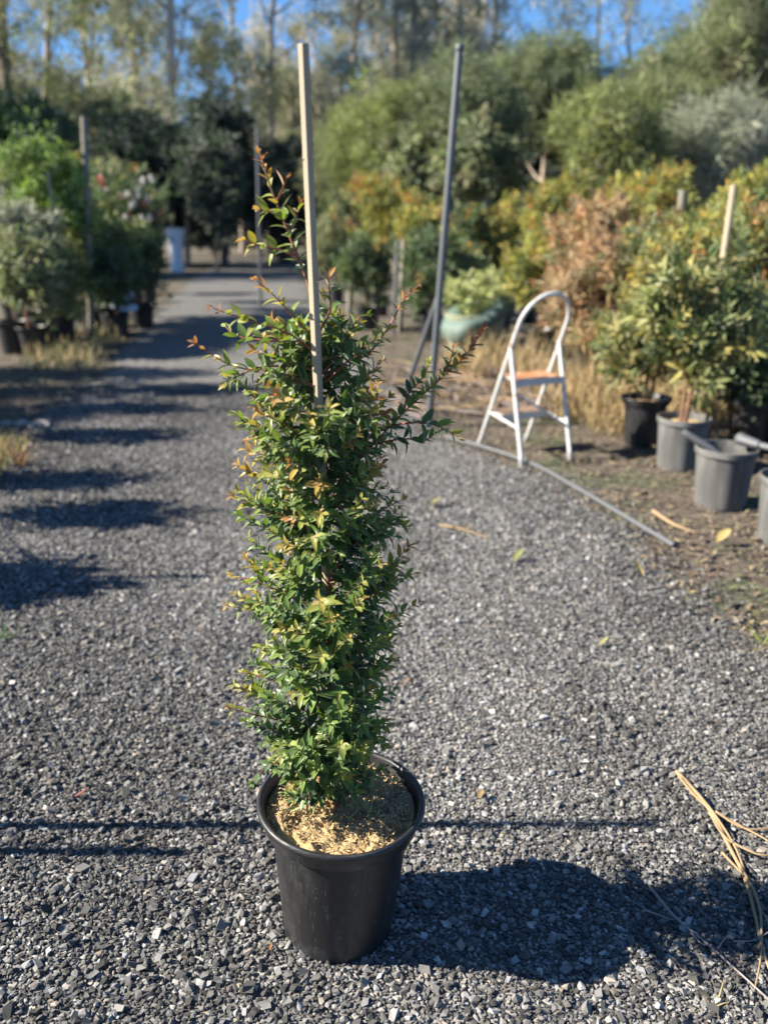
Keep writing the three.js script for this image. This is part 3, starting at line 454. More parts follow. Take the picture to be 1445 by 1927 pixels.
// posts, stakes, guard
function post(name, label, cat, a, b, r, m, group, sides) { const t = tag(part(name, sides ? tube([a, b], r, sides) : tube([a, b], r, 12), m, scene), label, cat, group); t.name = numbered(name); return t; }
function foot(px, py, d) { const p = W(px, py, d); p.y = -0.05; return p; }
const SG = 'stakes and posts among the plants';
post('grey_post', 'tall weathered grey post standing in the left row', 'post', foot(168, 600, 11.4), W(159, 220, 11.4), 0.045, M.greyTimber, SG);
post('timber_stake', 'brown stake against the dark hedge left of the white guard', 'stake', foot(322, 480, 30), W(322, 293, 30), 0.09, M.wood, SG, 4);
post('timber_stake', 'grey stake standing just right behind the white guard', 'stake', foot(352, 480, 30), W(352, 355, 30), 0.1, M.greyTimber, SG, 4);
post('grey_post', 'slim dark post behind the leafy tip, left of the timber stake', 'post', foot(486, 470, 16), W(484, 240, 16), 0.03, M.galv, SG);
post('timber_stake', 'pale grey stake leftmost between the plant and the metal pole', 'stake', foot(656, 570, 13), W(662, 452, 13), 0.045, M.greyTimber, SG, 4);
post('timber_stake', 'light grey stake of the close pair left of the metal pole', 'stake', foot(752, 575, 12.2), W(760, 450, 12.2), 0.04, M.greyTimber, SG, 4);
post('dark_stake', 'dark stake of the close pair left of the metal pole', 'stake', foot(741, 572, 12.0), W(748, 452, 12.0), 0.03, M.galv, SG, 4);
post('timber_stake', 'low grey stake in the middle left of the close pair', 'stake', foot(708, 590, 12.8), W(712, 470, 12.8), 0.035, M.greyTimber, SG, 4);
post('grey_post', 'short grey post top among golden shrubs on the right', 'post', foot(1268, 520, 9.4), W(1285, 358, 9.4), 0.045, M.greyTimber, SG);
post('timber_stake', 'thin stake among the leaves above the sunlit grey pot', 'stake', foot(1300, 790, 5.6), W(1338, 560, 5.6), 0.013, M.wood, SG, 4);
post('leaning_stake', 'pale leaning stake rising from the green shrubs on the right', 'stake', foot(1322, 760, 6.2), W(1380, 348, 6.2), 0.026, M.wood, SG, 4);
{
  const a = G(335, 512), h = 1.35, t = tag(part('plant_guard', lathe([[0.20, 0], [0.215, 0.0], [0.23, 0.5], [0.27, 1.0], [0.36, h], [0.345, h], [0.255, 1.0], [0.215, 0.5], [0.20, 0.0]], 32), M.white, scene), 'white flared plastic plant guard at the far left of the path', 'plant guard'); t.name = 'plant_guard';
  t.position.set(a.x, 0, a.z); t.scale.set(0.95, 1.0, 0.95);
}
{ // metal pole with a strut
  const b = G(806, 800), top = W(865, 88, -b.z), t = thing('metal_pole', 'tall leaning galvanised metal pole behind the potted plant', 'pole', V(b.x, 0, b.z));
  top.sub(t.position); part('post', tube([V(0, -0.05, 0), top], 0.027, 14), M.galv, t);
  const s1 = W(822, 560, -b.z).sub(t.position), s2 = G(775, 705).sub(t.position); s1.y = lerp(0, top.y, 0.38); s1.x = top.x * 0.38; s2.y = 0; s2.z = -0.55; s2.x = -0.22; part('strut', tube([s1, s2], 0.02, 10), M.galv, t);
  part('cap', tube([top.clone().addScaledVector(V(0, 1, 0), -0.03), top.clone().add(V(0.001, 0.012, 0))], 0.030, 14), M.galv, t);
}
{ // green tub with a variegated plant
  const g = G(892, 662), t = thing('green_tub', 'sagging green plastic tub holding a pale variegated plant', 'tub', V(g.x, 0, g.z)), r = rng(6001);
  part('tub', lathe([[0.0001, 0.0], [0.27, 0.0], [0.30, 0.03], [0.345, 0.40], [0.37, 0.43], [0.36, 0.45], [0.33, 0.43], [0.28, 0.05], [0.0001, 0.04]], 40), M.paleGreen, t);
  const geo = lathe([[0.372, 0.30], [0.40, 0.31], [0.43, 0.38], [0.42, 0.46], [0.35, 0.52], [0.24, 0.53], [0.22, 0.50], [0.23, 0.51], [0.34, 0.50], [0.40, 0.44], [0.41, 0.38], [0.372, 0.30]], 48), p = geo.attributes.position;
  for (let i = 0; i < p.count; i++) { const a = Math.atan2(p.getZ(i), p.getX(i)), y = p.getY(i), k = 1 + 0.05 * Math.sin(a * 3 + 1) + 0.035 * Math.sin(a * 7), up = (y - 0.30) / 0.23; p.setXYZ(i, p.getX(i) * k + 0.05 * up, y + 0.07 * Math.sin(a * 2 + 0.4) * (1 - 0.5 * up) + 0.10 * Math.cos(a + 0.3), p.getZ(i) * k); }
  geo.computeVertexNormals(); part('drooping_cover', geo, M.teal, t);
  t.scale.setScalar(1.05); crown('leaves', t, SP_.long, M.leaf, [{ c: V(0.03, 0.66, 0), r: 0.2, sx: 1.5, sy: 0.6 }, { c: V(-0.2, 0.60, 0.1), r: 0.14, sy: 0.6 }, { c: V(0.25, 0.74, 0), r: 0.15, sy: 0.6 }], 64, [[0.42, 0.46, 0.16], [0.5, 0.52, 0.22], [0.34, 0.38, 0.12]], 6010, { up: 0.7, size: 0.8 });
}
{ // step ladder, seen from behind and to one side
  const t = thing('step_ladder', 'white metal step ladder with an orange top tread beside the gravel', 'step ladder', V(0.95, 0, -5.45)), o = t.position.clone(), L = (x, y, d) => V(x, y, -d).sub(o);
  const A0 = L(0.67, 0, 5.69), A1 = L(1.03, 0, 5.84), P0 = L(0.826, 0.715, 5.44), P1 = L(1.175, 0.725, 5.6), dir = P0.clone().sub(A0).divideScalar(0.715), dir2 = P1.clone().sub(A1).divideScalar(0.725);
  const upA = (y) => A0.clone().addScaledVector(dir, y), upB = (y) => A1.clone().addScaledVector(dir2, y), pts = [];
  for (let i = 0; i <= 8; i++) pts.push(upA(0.015 + (0.88 - 0.015) * i / 8));
  const ca = upA(0.88), cb = upB(0.88), mid = ca.clone().lerp(cb, 0.5), half = cb.clone().sub(ca).multiplyScalar(0.5), up = dir.clone().add(dir2).multiplyScalar(0.5);
  for (let k = 1; k < 14; k++) { const a = Math.PI * (1 - k / 14); pts.push(mid.clone().addScaledVector(half, Math.cos(a)).addScaledVector(up, 0.20 * Math.sin(a))); }
  for (let i = 8; i >= 0; i--) pts.push(upB(0.015 + (0.88 - 0.015) * i / 8));
  part('arched_frame', tube(pts, 0.0145, 12), M.paint, t);
  const S0 = L(0.897, 0, 5.15), S1 = L(1.25, 0, 5.32), off = V(0, 0, 0);
  for (const [s, p] of [[S0, P0], [S1, P1]]) { const q = p.clone().lerp(s, 0.98); part('leg', tube([p.clone().add(V(0, 0.03, 0)).add(off), q], 0.0145, 12), M.paint, t); part('rubber_foot', tube([q.clone().lerp(p, 0.06), q.clone().add(V(0, -0.013, 0))], 0.019, 12), M.rubber, t); }
  for (const a of [upA, upB]) part('rubber_foot', tube([a(0.045), a(0.0)], 0.019, 12), M.rubber, t);
  function tread(y, depth) {
    const a = upA(y), b = upB(y), x = b.clone().sub(a), w = x.length(); x.normalize(); const z = V(0, 0, 0).crossVectors(x, V(0, 1, 0)).normalize(), g = new THREE.Group();
    const m = new THREE.Matrix4().makeBasis(x, V(0, 1, 0), z).setPosition(a.clone().add(b).multiplyScalar(0.5).addScaledVector(z, depth * 0.25));
    const pan = part('tread', mergeGeometries([new THREE.BoxGeometry(w - 0.03, 0.008, depth).translate(0, -0.004, 0), new THREE.BoxGeometry(w - 0.03, 0.036, 0.004).translate(0, -0.026, depth / 2 - 0.002), new THREE.BoxGeometry(w - 0.03, 0.036, 0.004).translate(0, -0.026, -depth / 2 + 0.002)]).applyMatrix4(m), M.paint, t);
    part('tread_mat', new THREE.BoxGeometry(w - 0.05, 0.005, depth - 0.012).translate(0, 0.0028, 0).applyMatrix4(m), y > 0.4 ? M.rust : std([0.20, 0.13, 0.09], 0.9), pan);
    for (const sx of [-1, 1]) for (const sz of [-1, 1]) part('rivet', new THREE.SphereGeometry(0.006, 8, 6).translate(sx * (w / 2 - 0.04), -0.026, sz * depth / 2).applyMatrix4(m), M.galv, pan);
  }
  tread(0.535, 0.23); tread(0.275, 0.17);
  const at = (s, p, y) => s.clone().lerp(p, y / p.y);
  part('brace', tube([upA(0.27), at(S0, P0, 0.24)], 0.008, 8), M.paint, t); part('brace', tube([upB(0.27), at(S1, P1, 0.24)], 0.008, 8), M.paint, t);
  part('cross_bar', tube([at(S0, P0, 0.46), at(S1, P1, 0.22)], 0.008, 8), M.paint, t);
}
{ // pipe on the ground along the gravel edge
  const p = [[838, 822], [900, 838], [1000, 872], [1080, 915], [1170, 968], [1268, 1026]].map(([x, y]) => G(x, y, 0.03));
  tag(part('ground_pipe', tube(p, 0.0135, 12, 40), M.pvc, scene), 'long grey plastic pipe lying along the gravel edge by the ladder', 'pipe');
}
// brush pile and dry grass beside the ladder
{
  const g = G(930, 735), t = thing('brush_pile', 'pile of dry grey sticks on the ground behind the ladder', 'brush pile', V(g.x, 0, g.z)), r = rng(6200);
  for (const m of [M.greyTwig, M.dryTwig]) { const gs = []; for (let k = 0; k < 130; k++) { const a = r() * 6.28, l = 0.2 + 0.45 * r(), c = V((r() - 0.5) * 1.7 - 0.15, 0.015 + 0.2 * r() * r(), (r() - 0.5) * 2.4), u = V(Math.cos(a), (r() - 0.5) * 0.35, Math.sin(a)); gs.push(tube([c.clone().addScaledVector(u, -l / 2), c.clone().addScaledVector(sph(r), 0.03), c.clone().addScaledVector(u, l / 2)], (q) => 0.009 * (1 - 0.6 * q) * (0.5 + 0.8 * r()), 5, 5)); } part('sticks', mergeGeometries(gs), m, t); }
  const blade = leafGeo(0.5, 0.011, 4, 0.3, 0.45, 0.3), pts = [];
  const cl = (cx, cd, rad, n, h) => { for (let k = 0; k < n; k++) { const a = r() * 6.28, q = Math.sqrt(r()) * rad; pts.push([cx + Math.cos(a) * q, cd + Math.sin(a) * q * 0.8, h * (0.5 + 0.8 * r())]); } };
  cl(1.75, 6.6, 0.45, 360, 0.75); cl(2.1, 7.2, 0.5, 240, 1.0); cl(1.5, 7.4, 0.45, 120, 0.9); cl(1.9, 6.1, 0.35, 350, 0.6); cl(2.35, 6.4, 0.4, 350, 0.8); cl(1.2, 8.6, 0.6, 300, 0.8);
  const o = new THREE.InstancedMesh(blade, M.dull, pts.length); o.name = 'dry_grass'; o.userData.kind = 'stuff'; o.castShadow = o.receiveShadow = true; tag(o, 'tall straw coloured dry grass between the ladder and the shrubs', 'dry grass');
  pts.forEach(([x, d, h], i) => { o.setMatrixAt(i, frame(V(x, 0, -d), V((r() - 0.5) * 0.9, 1, (r() - 0.5) * 0.9), sph(r), V(1.2, h, h))); const k = 0.6 + 0.6 * r(); o.setColorAt(i, _c.setRGB(0.46 * k, 0.34 * k, 0.165 * k)); }); scene.add(o);
  // dry weeds of the left verge
  const ps = []; for (let k = 0; k < 700; k++) { const d = 8.8 + 3.2 * r(), x = pathL(d) - 0.15 - 0.9 * r(); ps.push([x, d, 0.15 + 0.35 * r()]); } for (let k = 0; k < 260; k++) { const d = 4.8 + 1.0 * r(), x = pathL(d) - 0.35 * r(); ps.push([x, d, 0.1 + 0.2 * r()]); }
  const w = new THREE.InstancedMesh(blade, M.dull, ps.length); w.name = 'verge_weeds'; w.userData.kind = 'stuff'; w.castShadow = w.receiveShadow = true; tag(w, 'straw and green weeds along the left verge of the path', 'weeds');
  ps.forEach(([x, d, h], i) => { w.setMatrixAt(i, frame(V(x, 0, -d), V((r() - 0.5) * 1.2, 0.9, (r() - 0.5) * 1.2), sph(r), V(1.6, h, h))); r() < 0.7 ? w.setColorAt(i, _c.setRGB(0.4, 0.32, 0.15)) : w.setColorAt(i, _c.setRGB(0.10, 0.13, 0.035)); }); scene.add(w);
}
// pale rocks at the left edge
[[14, 805, 0.055, 'pale rock cut by the left edge of the photo'], [40, 806, 0.06, 'pale rock second from the left edge'], [62, 808, 0.045, 'small pale rock in the middle of the left row'], [82, 806, 0.06, 'pale rock at the right end of its row'], [41, 842, 0.03, 'lone small white stone before the pale rocks']].forEach(([px, py, s, l], i) => { const g = G(px, py), o = tag(part('pale_rock', stoneGeo(700 + i, 1), M.rock, scene), l, 'rock', 'pale rocks at the left edge'); o.name = numbered('pale_rock'); o.position.set(g.x, s * 0.55, g.z); o.scale.set(s * 1.1, s, s); o.rotation.y = i; });
// fallen leaves one can tell apart
[
  [165, 1500, 0.075, 0.02, [0.42, 0.10, 0.07], -0.15, 'reddish fallen leaf lying on the gravel left of the pot'], [1372, 1022, 0.13, 0.09, [0.60, 0.45, 0.16], 0.4, 'curled yellow fallen leaf in front of the cut off grey pot'], [1236, 1085, 0.12, 0.035, [0.55, 0.42, 0.14], 1.9, 'narrow yellow leaf standing out at the gravel edge'],
  [826, 952, 0.10, 0.06, [0.36, 0.32, 0.10], 0.1, 'olive yellow leaf on the gravel between plant and pipe'], [985, 1056, 0.10, 0.06, [0.32, 0.34, 0.10], 0.6, 'greenish leaf on the gravel midway to the right bed'], [1142, 1216, 0.07, 0.03, [0.42, 0.42, 0.16], 0.3, 'pale yellow green leaf on the gravel at the right'],
  [912, 1504, 0.04, 0.03, [0.38, 0.25, 0.10], 0.8, 'small tan leaf on the gravel right of the pot rim'], [770, 1288, 0.05, 0.02, [0.36, 0.20, 0.10], 0.1, 'small brown leaf just right of the foliage'], [516, 1790, 0.022, 0.012, [0.5, 0.22, 0.06], 1.2, 'tiny orange leaf at the foot of the black pot'],
].forEach(([px, py, L, w, c, a, l]) => { const g = G(px, py, 0.02), o = tag(part('fallen_leaf', leafGeo(L * 0.68, w * 0.66, 6, 0.8, -0.6), leafy(c.map((x) => x * 0.58), 0.3, 0.1), scene), l, 'leaf', 'fallen leaves on the ground'); o.name = numbered('fallen_leaf'); o.position.set(g.x - L / 2, 0.022, g.z); o.rotation.order = 'YXZ'; o.rotation.set(-Math.PI / 2, a, 0); o.rotation.set(-1.45, -Math.PI / 2 + a, 0); });
{
  const stick = (name, label, cat, list, m, r0, y) => { const b = G(...list[0][0]), t = thing(name, label, cat, V(b.x, 0, b.z)); list.forEach((pl, k) => part(k ? 'side_twig' : 'main_stem', tube(pl.map(([x, yy], i) => G(x, yy, y + (k ? 0.004 : 0)).sub(t.position).add(V(0, 0.006 * Math.sin(i * 2.1 + k), 0))), (q) => r0 * (k ? 0.6 : 1) * (1 - 0.55 * q), 7, 16), m, t)); return t; };
  stick('dry_branch', 'dry tan forked branch lying on the gravel at the right edge', 'branch', [[[1272, 1452], [1330, 1520], [1372, 1590], [1400, 1650], [1418, 1720], [1440, 1800], [1470, 1870]], [[1276, 1464], [1322, 1512], [1395, 1552], [1450, 1590], [1500, 1640]], [[1345, 1530], [1400, 1556], [1460, 1556]], [[1358, 1605], [1400, 1642], [1460, 1685]], [[1335, 1525], [1352, 1560], [1375, 1590]], [[1290, 1462], [1340, 1530], [1385, 1600], [1412, 1668], [1455, 1760]], [[1390, 1625], [1425, 1700], [1432, 1790], [1420, 1860]], [[1380, 1590], [1430, 1610], [1480, 1600]]], M.dryTwig, 0.0062, 0.026);
  stick('dry_weed_stalk', 'thin grey weed stalk lying in the shade at bottom right', 'weed stalk', [[[1225, 1672], [1268, 1728], [1330, 1772], [1390, 1830], [1440, 1880], [1480, 1910]], [[1210, 1715], [1240, 1722], [1268, 1728]], [[1350, 1788], [1362, 1765], [1375, 1755]], [[1380, 1772], [1420, 1765], [1455, 1750]], [[1300, 1752], [1320, 1775], [1338, 1782]]], M.greyTwig, 0.0034, 0.026);
  stick('dry_twig', 'pinkish dry twig lying on the gravel beyond the plant', 'twig', [[[828, 988], [870, 998], [918, 1010]], [[850, 994], [875, 990], [890, 992]]], M.dryTwig, 0.008, 0.022);
  stick('dry_palm_strip', 'curved tan strip of dead leaf on the soil before the pots', 'dead leaf', [[[1228, 962], [1270, 990], [1310, 1002]]], M.dryTwig, 0.012, 0.02);
  const r = rng(6400), blade = leafGeo(0.09, 0.0045, 4, 0.3, 0.5, 0.3);
  for (const [px, py, n, c, l] of [[1335, 1905, 10, [0.42, 0.33, 0.15], 'dry straw tuft at the bottom right corner'], [3, 1212, 10, [0.12, 0.26, 0.05], 'bright green seedling cut by the left edge'], [1432, 1218, 16, [0.30, 0.34, 0.08], 'yellow green weed at the right edge of the soil'], [40, 880, 30, [0.30, 0.16, 0.06], 'rusty brown weed clump near the left edge']]) { const g = G(px, py), t = thing('grass_tuft', l, 'weed', V(g.x, 0, g.z), 'small weeds in the gravel'), gs = [], big = py < 1000 ? 2.2 : py > 1800 ? 0.6 : 1; for (let k = 0; k < n; k++) gs.push(blade.clone().applyMatrix4(frame(V((r() - 0.5) * 0.03 * big, 0.008, (r() - 0.5) * 0.03 * big), V((r() - 0.5) * 2, 0.9, (r() - 0.5) * 2), sph(r), big * (0.5 + 0.7 * r())))); part('blades', mergeGeometries(gs), leafy(c, 0.35, 0.1), t); }
}
// ------------------------------------------------------------------ the potted plant in front
{
  const b = G(636, 1736), t = thing('potted_plant', 'bushy staked shrub with orange leaf tips in a black pot', 'potted plant', V(b.x, 0, b.z)), o = t.position.clone(), r = rng(8080), D = -b.z;
  const vessel = addPot(t, M.pot, 1, null); vessel.rotation.z = -0.04;
  const mix = part('potting_mix', mixGeo(0.151, 9, 0.022), M.mulch, t); mix.position.set(0.0125, 0.318, 0); mix.rotation.z = -0.03; mix.scale.setScalar(1.045);
  // straw and chips on the mix, cut stems
  { const chip = leafGeo(0.022, 0.006, 2, 0.3, 0.2), im = new THREE.InstancedMesh(chip, M.dull, 1500); im.name = 'wood_chips'; im.userData.kind = 'stuff'; for (let i = 0; i < 1500; i++) { const a = r() * 6.28, q = Math.sqrt(r()) * 0.145, s = 0.25 + 0.5 * r(), k = 0.5 + 0.7 * r(); im.setMatrixAt(i, frame(V(0.0125 + Math.cos(a) * q, 0.323 - 0.03 * Math.cos(a) * q + 0.006 * r(), Math.sin(a) * q), V(r() - 0.5, (r() - 0.3) * 0.4, r() - 0.5), V((r() - 0.5), 1, r() - 0.5), s)); im.setColorAt(i, r() < 0.16 ? _c.setRGB(0.13, 0.085, 0.045) : _c.setRGB(0.56 * k, 0.40 * k, 0.2 * k)); } im.castShadow = im.receiveShadow = true; t.add(im); }
  { const gs = [], bl = leafGeo(0.05, 0.007, 4, 0.3, 0.6, 0.35); for (let i = 0; i < 46; i++) { const c = i < 30 ? V(0.055, 0.322, -0.07) : i < 38 ? V(-0.06, 0.322, 0.03) : V(0.055, 0.322, 0.03); gs.push(bl.clone().applyMatrix4(frame(c.add(V((r() - 0.5) * 0.07, 0, (r() - 0.5) * 0.04)), V((r() - 0.5) * 1.6, 1, (r() - 0.5) * 1.6), sph(r), 0.4 + 0.7 * r()))); } part('weed_sprouts', mergeGeometries(gs), leafy([0.30, 0.32, 0.10], 0.4, 0.1), t); }
  // stake
  const P = (px, py, d = D) => W(px, py, d).sub(o);
  { const a = P(632, 1500, D + 0.05), e = P(570.5, 82, D - 0.08), dir = e.clone().sub(a), len = dir.length() + 0.10, g = new THREE.BoxGeometry(0.0118, len, 0.0118, 1, 24, 1); uvScale(g, 0.06, len * 0.5); const s = part('stake', g, M.wood, t); s.quaternion.setFromUnitVectors(V(0, 1, 0), dir.clone().normalize()); s.rotateY(0.72); s.position.copy(e).addScaledVector(dir.clone().normalize(), -len / 2);
    for (const py of [300, 392, 646]) { const q = P(lerp(570.5, 632, (py - 82) / 1418), py, lerp(D - 0.08, D + 0.05, (py - 82) / 1418)), tie = part('tie', new THREE.TorusGeometry(0.0094, 0.0012, 6, 20), std([0.03, 0.03, 0.03], 0.5), t); tie.position.copy(q); tie.rotation.x = Math.PI / 2 + 0.1; } }
  // stem and its leader
  const stemPx = [[634, 1528], [628, 1400], [622, 1250], [618, 1080], [614, 920], [607, 780], [597, 660], [582, 540], [560, 482], [534, 415], [507, 345], [490, 288]];
  const stemPts = stemPx.map(([x, y], i) => P(x, y, D + 0.005 * Math.sin(i * 1.7) + (i < 1 ? 0.01 : 0))); stemPts.unshift(stemPts[0].clone().add(V(0.004, -0.03, 0)));
  const stemCurve = new THREE.CatmullRomCurve3(stemPts, false, 'centripetal'), SN = 60, sp = stemCurve.getPoints(SN);
  part('stem', tube(sp, (q) => lerp(0.0088, 0.0012, Math.pow(q, 0.75)), 10), M.twig, t);
  const yOf = (py) => P(620, py).y, stemAtY = (y) => { for (let i = 0; i < SN; i++) if (sp[i + 1].y >= y) return sp[i].clone().lerp(sp[i + 1], clamp((y - sp[i].y) / (sp[i + 1].y - sp[i].y), 0, 1)); return sp[SN].clone(); };
  // silhouette of the bush in the photo: [row, left edge, right edge]
  const sil = [[560, 560, 625], [620, 500, 680], [680, 452, 722], [740, 455, 735], [800, 478, 730], [860, 470, 735], [920, 455, 748], [960, 448, 755], [1010, 478, 758], [1080, 450, 765], [1140, 440, 765], [1200, 492, 760], [1260, 468, 750], [1320, 445, 742], [1370, 470, 740], [1420, 480, 725], [1460, 485, 712], [1500, 500, 690]];
  const half = (py, k) => { let i = 0; while (i < sil.length - 2 && py > sil[i + 1][0]) i++; const a = sil[i], c = sil[i + 1], f = clamp((py - a[0]) / (c[0] - a[0]), 0, 1); return lerp(a[k], c[k], f); };
  const leaves = [], twigs = [], redTwigs = [];
  // shoot: points, leaf length, how young its base and tip are
  function shoot(pts, L0, y0, y1, gap, skip = 0.22, thick = 0.0016, red = false) {
    const cv = new THREE.CatmullRomCurve3(pts, false, 'centripetal'), len = cv.getLength(), n = Math.max(3, Math.round(len / gap));
    (red ? redTwigs : twigs).push(tube(cv.getPoints(7), (q) => thick * (1 - 0.65 * q), 5));
    let side = V(0, 0, 0).crossVectors(cv.getTangent(0.5), V(0, 1, 0).add(sph(r).multiplyScalar(0.4))).normalize();
    for (let i = 0; i <= n; i++) {
      const q = i / n; if (q < skip) continue;
      const p = cv.getPointAt(q), tan = cv.getTangentAt(q), up2 = V(0, 0, 0).crossVectors(side, tan).normalize(), axis = i % 2 ? side : up2;
      const young = clamp(lerp(y0, y1, Math.pow(q, 1.6)) + (r() - 0.5) * 0.22, 0, 1), L = L0 * (1 - 0.5 * Math.pow(q, 4)) * (0.75 + 0.45 * r());
      for (const s of i === n ? [-1, 1, 0] : [-1, 1]) {
        if (r() < 0.08) continue;
        const dir = tan.clone().multiplyScalar(0.35 + 0.75 * q).addScaledVector(axis, s * 0.85).add(sph(r).multiplyScalar(0.28)), nrm = tan.clone().multiplyScalar(0.7).add(V(0, 0.65, 0)).add(sph(r).multiplyScalar(0.45));
        leaves.push({ p: p.clone(), dir, nrm, L, young });
      }
    }
  }
  for (let k = 0; k < 210; k++) {
    const py = lerp(1462, 600, Math.pow((k + r()) / 210, 0.97)), a0 = k * 2.39996 + (r() - 0.5) * 0.6, a = py < 710 && Math.sin(a0) > 0.3 ? -a0 : a0, c = Math.cos(a), y = yOf(py), st = stemAtY(y);
    const mm = 1.16 / 1000, wl = (lerp(600, 634, (py - 600) / 900) - half(py, 1)) * mm, wr = (half(py, 2) - lerp(600, 634, (py - 600) / 900)) * mm, w = lerp(wl, wr, (c + 1) / 2) * lerp(1, 0.92, Math.abs(Math.sin(a))) * (0.62 + 0.42 * r());
    const tip = V(st.x + c * w, y + 0.015 * (r() - 0.5), st.z + Math.sin(a) * w), rise = w * (0.35 + 0.6 * r()), from = stemAtY(Math.max(0.335, y - rise)), mid = from.clone().lerp(tip, 0.55).add(V(0, -0.12 * rise + 0.02 * r(), 0));
    tip.y = Math.max(tip.y, 0.37);
    const hgt = (1490 - py) / 890, yng = clamp(0.22 + 0.20 * hgt + 0.36 * (r() - 0.5), 0, 1);
    shoot([from, mid, tip], lerp(0.036, 0.035, hgt), yng * 0.6, clamp(yng + 0.24 + 0.24 * r(), 0, lerp(0.54, 0.90, Math.min(1, hgt * 1.35))), 0.0125, 0.2);
    if (r() < 0.8) { const s = from.clone().lerp(tip, 0.5), e = s.clone().add(sph(r).multiplyScalar(0.05)).add(V(c * 0.03, 0.035 * r(), Math.sin(a) * 0.03)); shoot([s, s.clone().lerp(e, 0.5).add(V(0, -0.004, 0)), e], 0.029, yng * 0.5, yng + 0.25, 0.0125, 0.1, 0.0011); }
  }
  for (let k = 0; k < 22; k++) { // low shoots that hang over the soil
    const a = k * 2.39996, c = Math.cos(a), py = 1345 + 110 * r(), st = stemAtY(yOf(py)), w = (c < 0 ? 0.15 : 0.11) * (0.5 + 0.5 * r()), tip = V(st.x + c * w, Math.max(0.385, st.y - 0.02 - 0.05 * r()), st.z + Math.sin(a) * w * (Math.sin(a) > 0 ? 0.45 : 0.8)), mid = st.clone().lerp(tip, 0.5).add(V(0, 0.02, 0));
    shoot([st, mid, tip], 0.034, 0.2 + 0.2 * r(), 0.42 + 0.25 * r(), 0.0125, 0.25);
  }
  // the shoots one can pick out, as they run in the photo: [pixels, depth change, young base, young tip, leaf length]
  const J = (list, dz, y0, y1, L = 0.031, gap = 0.016, red = true) => shoot(list.map(([x, y], i) => P(x, y, D + dz * i / (list.length - 1))), L, y0, y1, gap, 0.12, 0.0022, red);
  J([[586, 550], [560, 482], [534, 415], [507, 345], [489, 290]], 0.0, 0.35, 0.9, 0.034, 0.0135);
  J([[560, 482], [525, 470], [490, 462], [462, 452]], -0.03, 0.5, 0.8, 0.034, 0.018); J([[545, 440], [556, 410], [566, 385]], 0.03, 0.5, 0.85, 0.032, 0.016); J([[534, 415], [512, 400], [490, 395]], -0.02, 0.45, 0.75, 0.032, 0.016); J([[520, 380], [530, 360], [540, 335]], -0.02, 0.6, 0.95, 0.028, 0.016);
  J([[600, 640], [565, 610], [520, 560], [484, 528]], -0.04, 0.35, 0.95); J([[600, 670], [540, 625], [470, 605], [402, 580]], -0.08, 0.2, 0.9); J([[603, 730], [520, 700], [440, 690], [370, 648]], -0.05, 0.1, 0.95); J([[560, 640], [500, 640], [445, 632], [425, 615]], 0.05, 0.2, 0.6); J([[540, 690], [490, 690], [440, 712], [425, 720]], -0.09, 0.15, 0.6);
  J([[604, 620], [622, 580], [620, 545], [617, 512]], -0.05, 0.2, 0.95, 0.029, 0.015); J([[610, 700], [650, 650], [672, 600], [690, 592]], 0.04, 0.12, 0.55); J([[612, 720], [665, 670], [705, 640], [712, 618]], -0.05, 0.12, 0.7); J([[690, 672], [735, 610], [758, 565], [786, 538]], 0.05, 0.5, 1.0, 0.026, 0.020);
  J([[618, 930], [690, 850], [760, 775], [830, 712], [880, 665], [908, 622]], 0.0, 0.12, 1.0, 0.032, 0.0105); J([[760, 775], [768, 740], [795, 712], [808, 680]], 0.05, 0.15, 0.7, 0.031, 0.013); J([[735, 800], [785, 795], [820, 800], [862, 822]], -0.05, 0.15, 0.65, 0.030, 0.014); J([[825, 715], [845, 685], [852, 655]], -0.03, 0.3, 0.9, 0.028, 0.014); J([[705, 835], [760, 825], [800, 828], [840, 800]], 0.06, 0.12, 0.5, 0.030, 0.014);
  J([[600, 840], [540, 800], [495, 780], [478, 770]], -0.06, 0.3, 0.9); J([[600, 880], [530, 850], [490, 845], [468, 830]], 0.03, 0.3, 0.9); J([[605, 1010], [530, 970], [480, 950], [440, 935]], -0.05, 0.25, 0.78); J([[608, 1150], [520, 1110], [470, 1090], [438, 1085]], 0.03, 0.2, 0.7); J([[610, 1210], [540, 1160], [480, 1150], [430, 1140]], -0.06, 0.2, 0.74); J([[615, 1400], [540, 1360], [480, 1345], [430, 1332]], -0.03, 0.15, 0.68); J([[620, 1470], [560, 1440], [505, 1440], [478, 1470]], -0.08, 0.1, 0.3); J([[630, 1160], [700, 1110], [745, 1085], [780, 1080]], 0.0, 0.12, 0.6); J([[625, 1030], [690, 990], [740, 985], [768, 990]], -0.05, 0.15, 0.6); J([[622, 1100], [660, 1010], [720, 960], [757, 940]], 0.05, 0.15, 0.65); J([[625, 1450], [600, 1420], [580, 1470], [585, 1520]], -0.10, 0.1, 0.25); J([[610, 1330], [540, 1290], [480, 1270], [458, 1265]], 0.02, 0.2, 0.66);
  part('twigs', mergeGeometries(twigs), M.twig, t); part('young_shoots', mergeGeometries(redTwigs), M.redTwig, t);
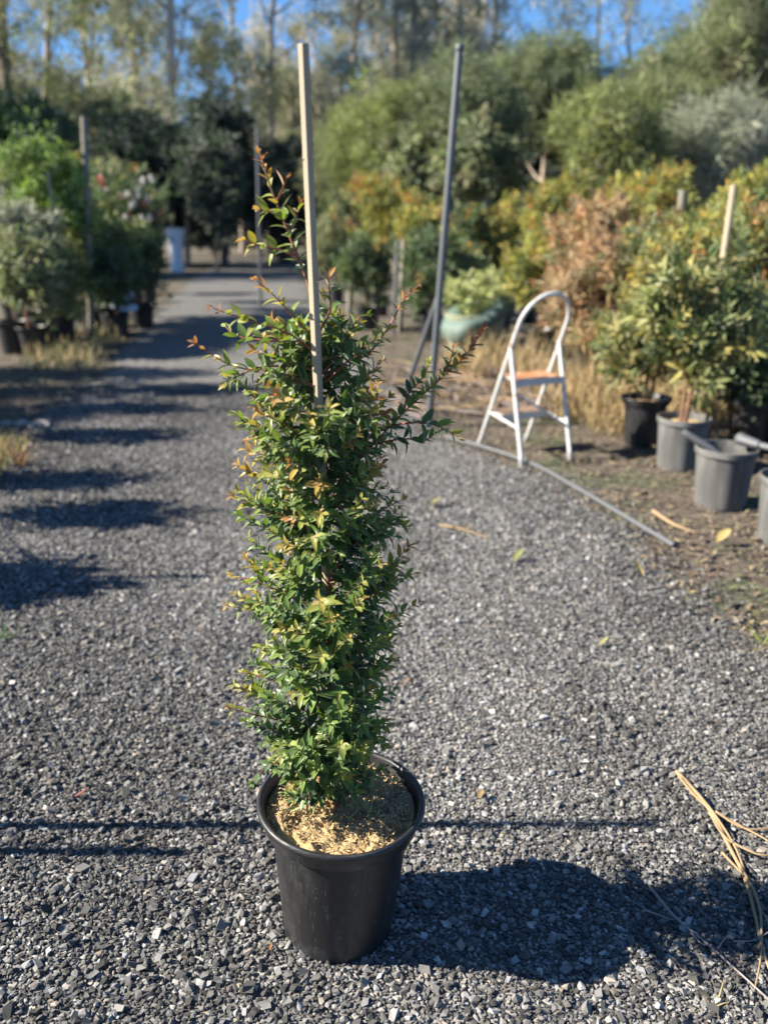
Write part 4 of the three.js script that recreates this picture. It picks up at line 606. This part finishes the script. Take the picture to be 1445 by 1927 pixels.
  // leaves: the ones that show largest are meshes of their own, the rest one part
  const shade = [[0.022, 0.048, 0.013], [0.035, 0.08, 0.015], [0.062, 0.135, 0.017], [0.11, 0.20, 0.02], [0.18, 0.26, 0.024], [0.29, 0.29, 0.03], [0.40, 0.27, 0.035], [0.42, 0.20, 0.035], [0.36, 0.12, 0.035]];
  const tone = (y) => { const f = clamp(y, 0, 0.999) * (shade.length - 1), i = Math.floor(f), k = f - i; return [0, 1, 2].map((c) => lerp(shade[i][c], shade[i + 1][c], k)); };
  const G1 = [leafGeo(1, 0.43, 5, 0.45, 0.25), leafGeo(1, 0.38, 5, 0.6, 0.45), leafGeo(1, 0.46, 5, 0.3, 0.12)];
  const stemAxis = (l) => stemAtY(l.p.y), score = (l) => { const s = stemAxis(l); return (l.p.z - s.z) * 1.0 + 0.55 * Math.abs(l.p.x - s.x) + 0.4 * l.L * 10 * 0.3 + (l.p.y > yOf(700) ? 0.09 : 0); };
  leaves.sort((a, c) => score(c) - score(a));
  const mats = []; for (let i = 0; i < 26; i++) mats.push(leafy(tone(i / 25), 0.46, 0.42, 0.28));
  leaves.slice(0, 300).forEach((l, i) => { const m = part(i ? `leaf_${String(i).padStart(3, '0')}` : 'leaf', G1[i % 3], mats[Math.round(l.young * 25)], t); m.applyMatrix4(frame(l.p, l.dir, l.nrm, l.L)); });
  const rest = leaves.slice(300); console.log('leaves', leaves.length);
  const fol = new THREE.Group(); fol.name = 'foliage'; fol.userData.kind = 'stuff'; t.add(fol);
  G1.forEach((g, k) => { const l3 = rest.filter((_, i) => i % 3 === k), im = new THREE.InstancedMesh(g, leafy([1, 1, 1], 0.46, 0.42, 0.28), l3.length); im.name = 'leaves'; im.userData.kind = 'stuff'; im.castShadow = im.receiveShadow = true; l3.forEach((l, i) => { im.setMatrixAt(i, frame(l.p, l.dir, l.nrm, l.L)); const f = 0.85 + 0.3 * r(), c = tone(l.young); im.setColorAt(i, _c.setRGB(c[0] * f, c[1] * f, c[2] * f)); }); fol.add(im); });
}
renderer.render(scene, camera);
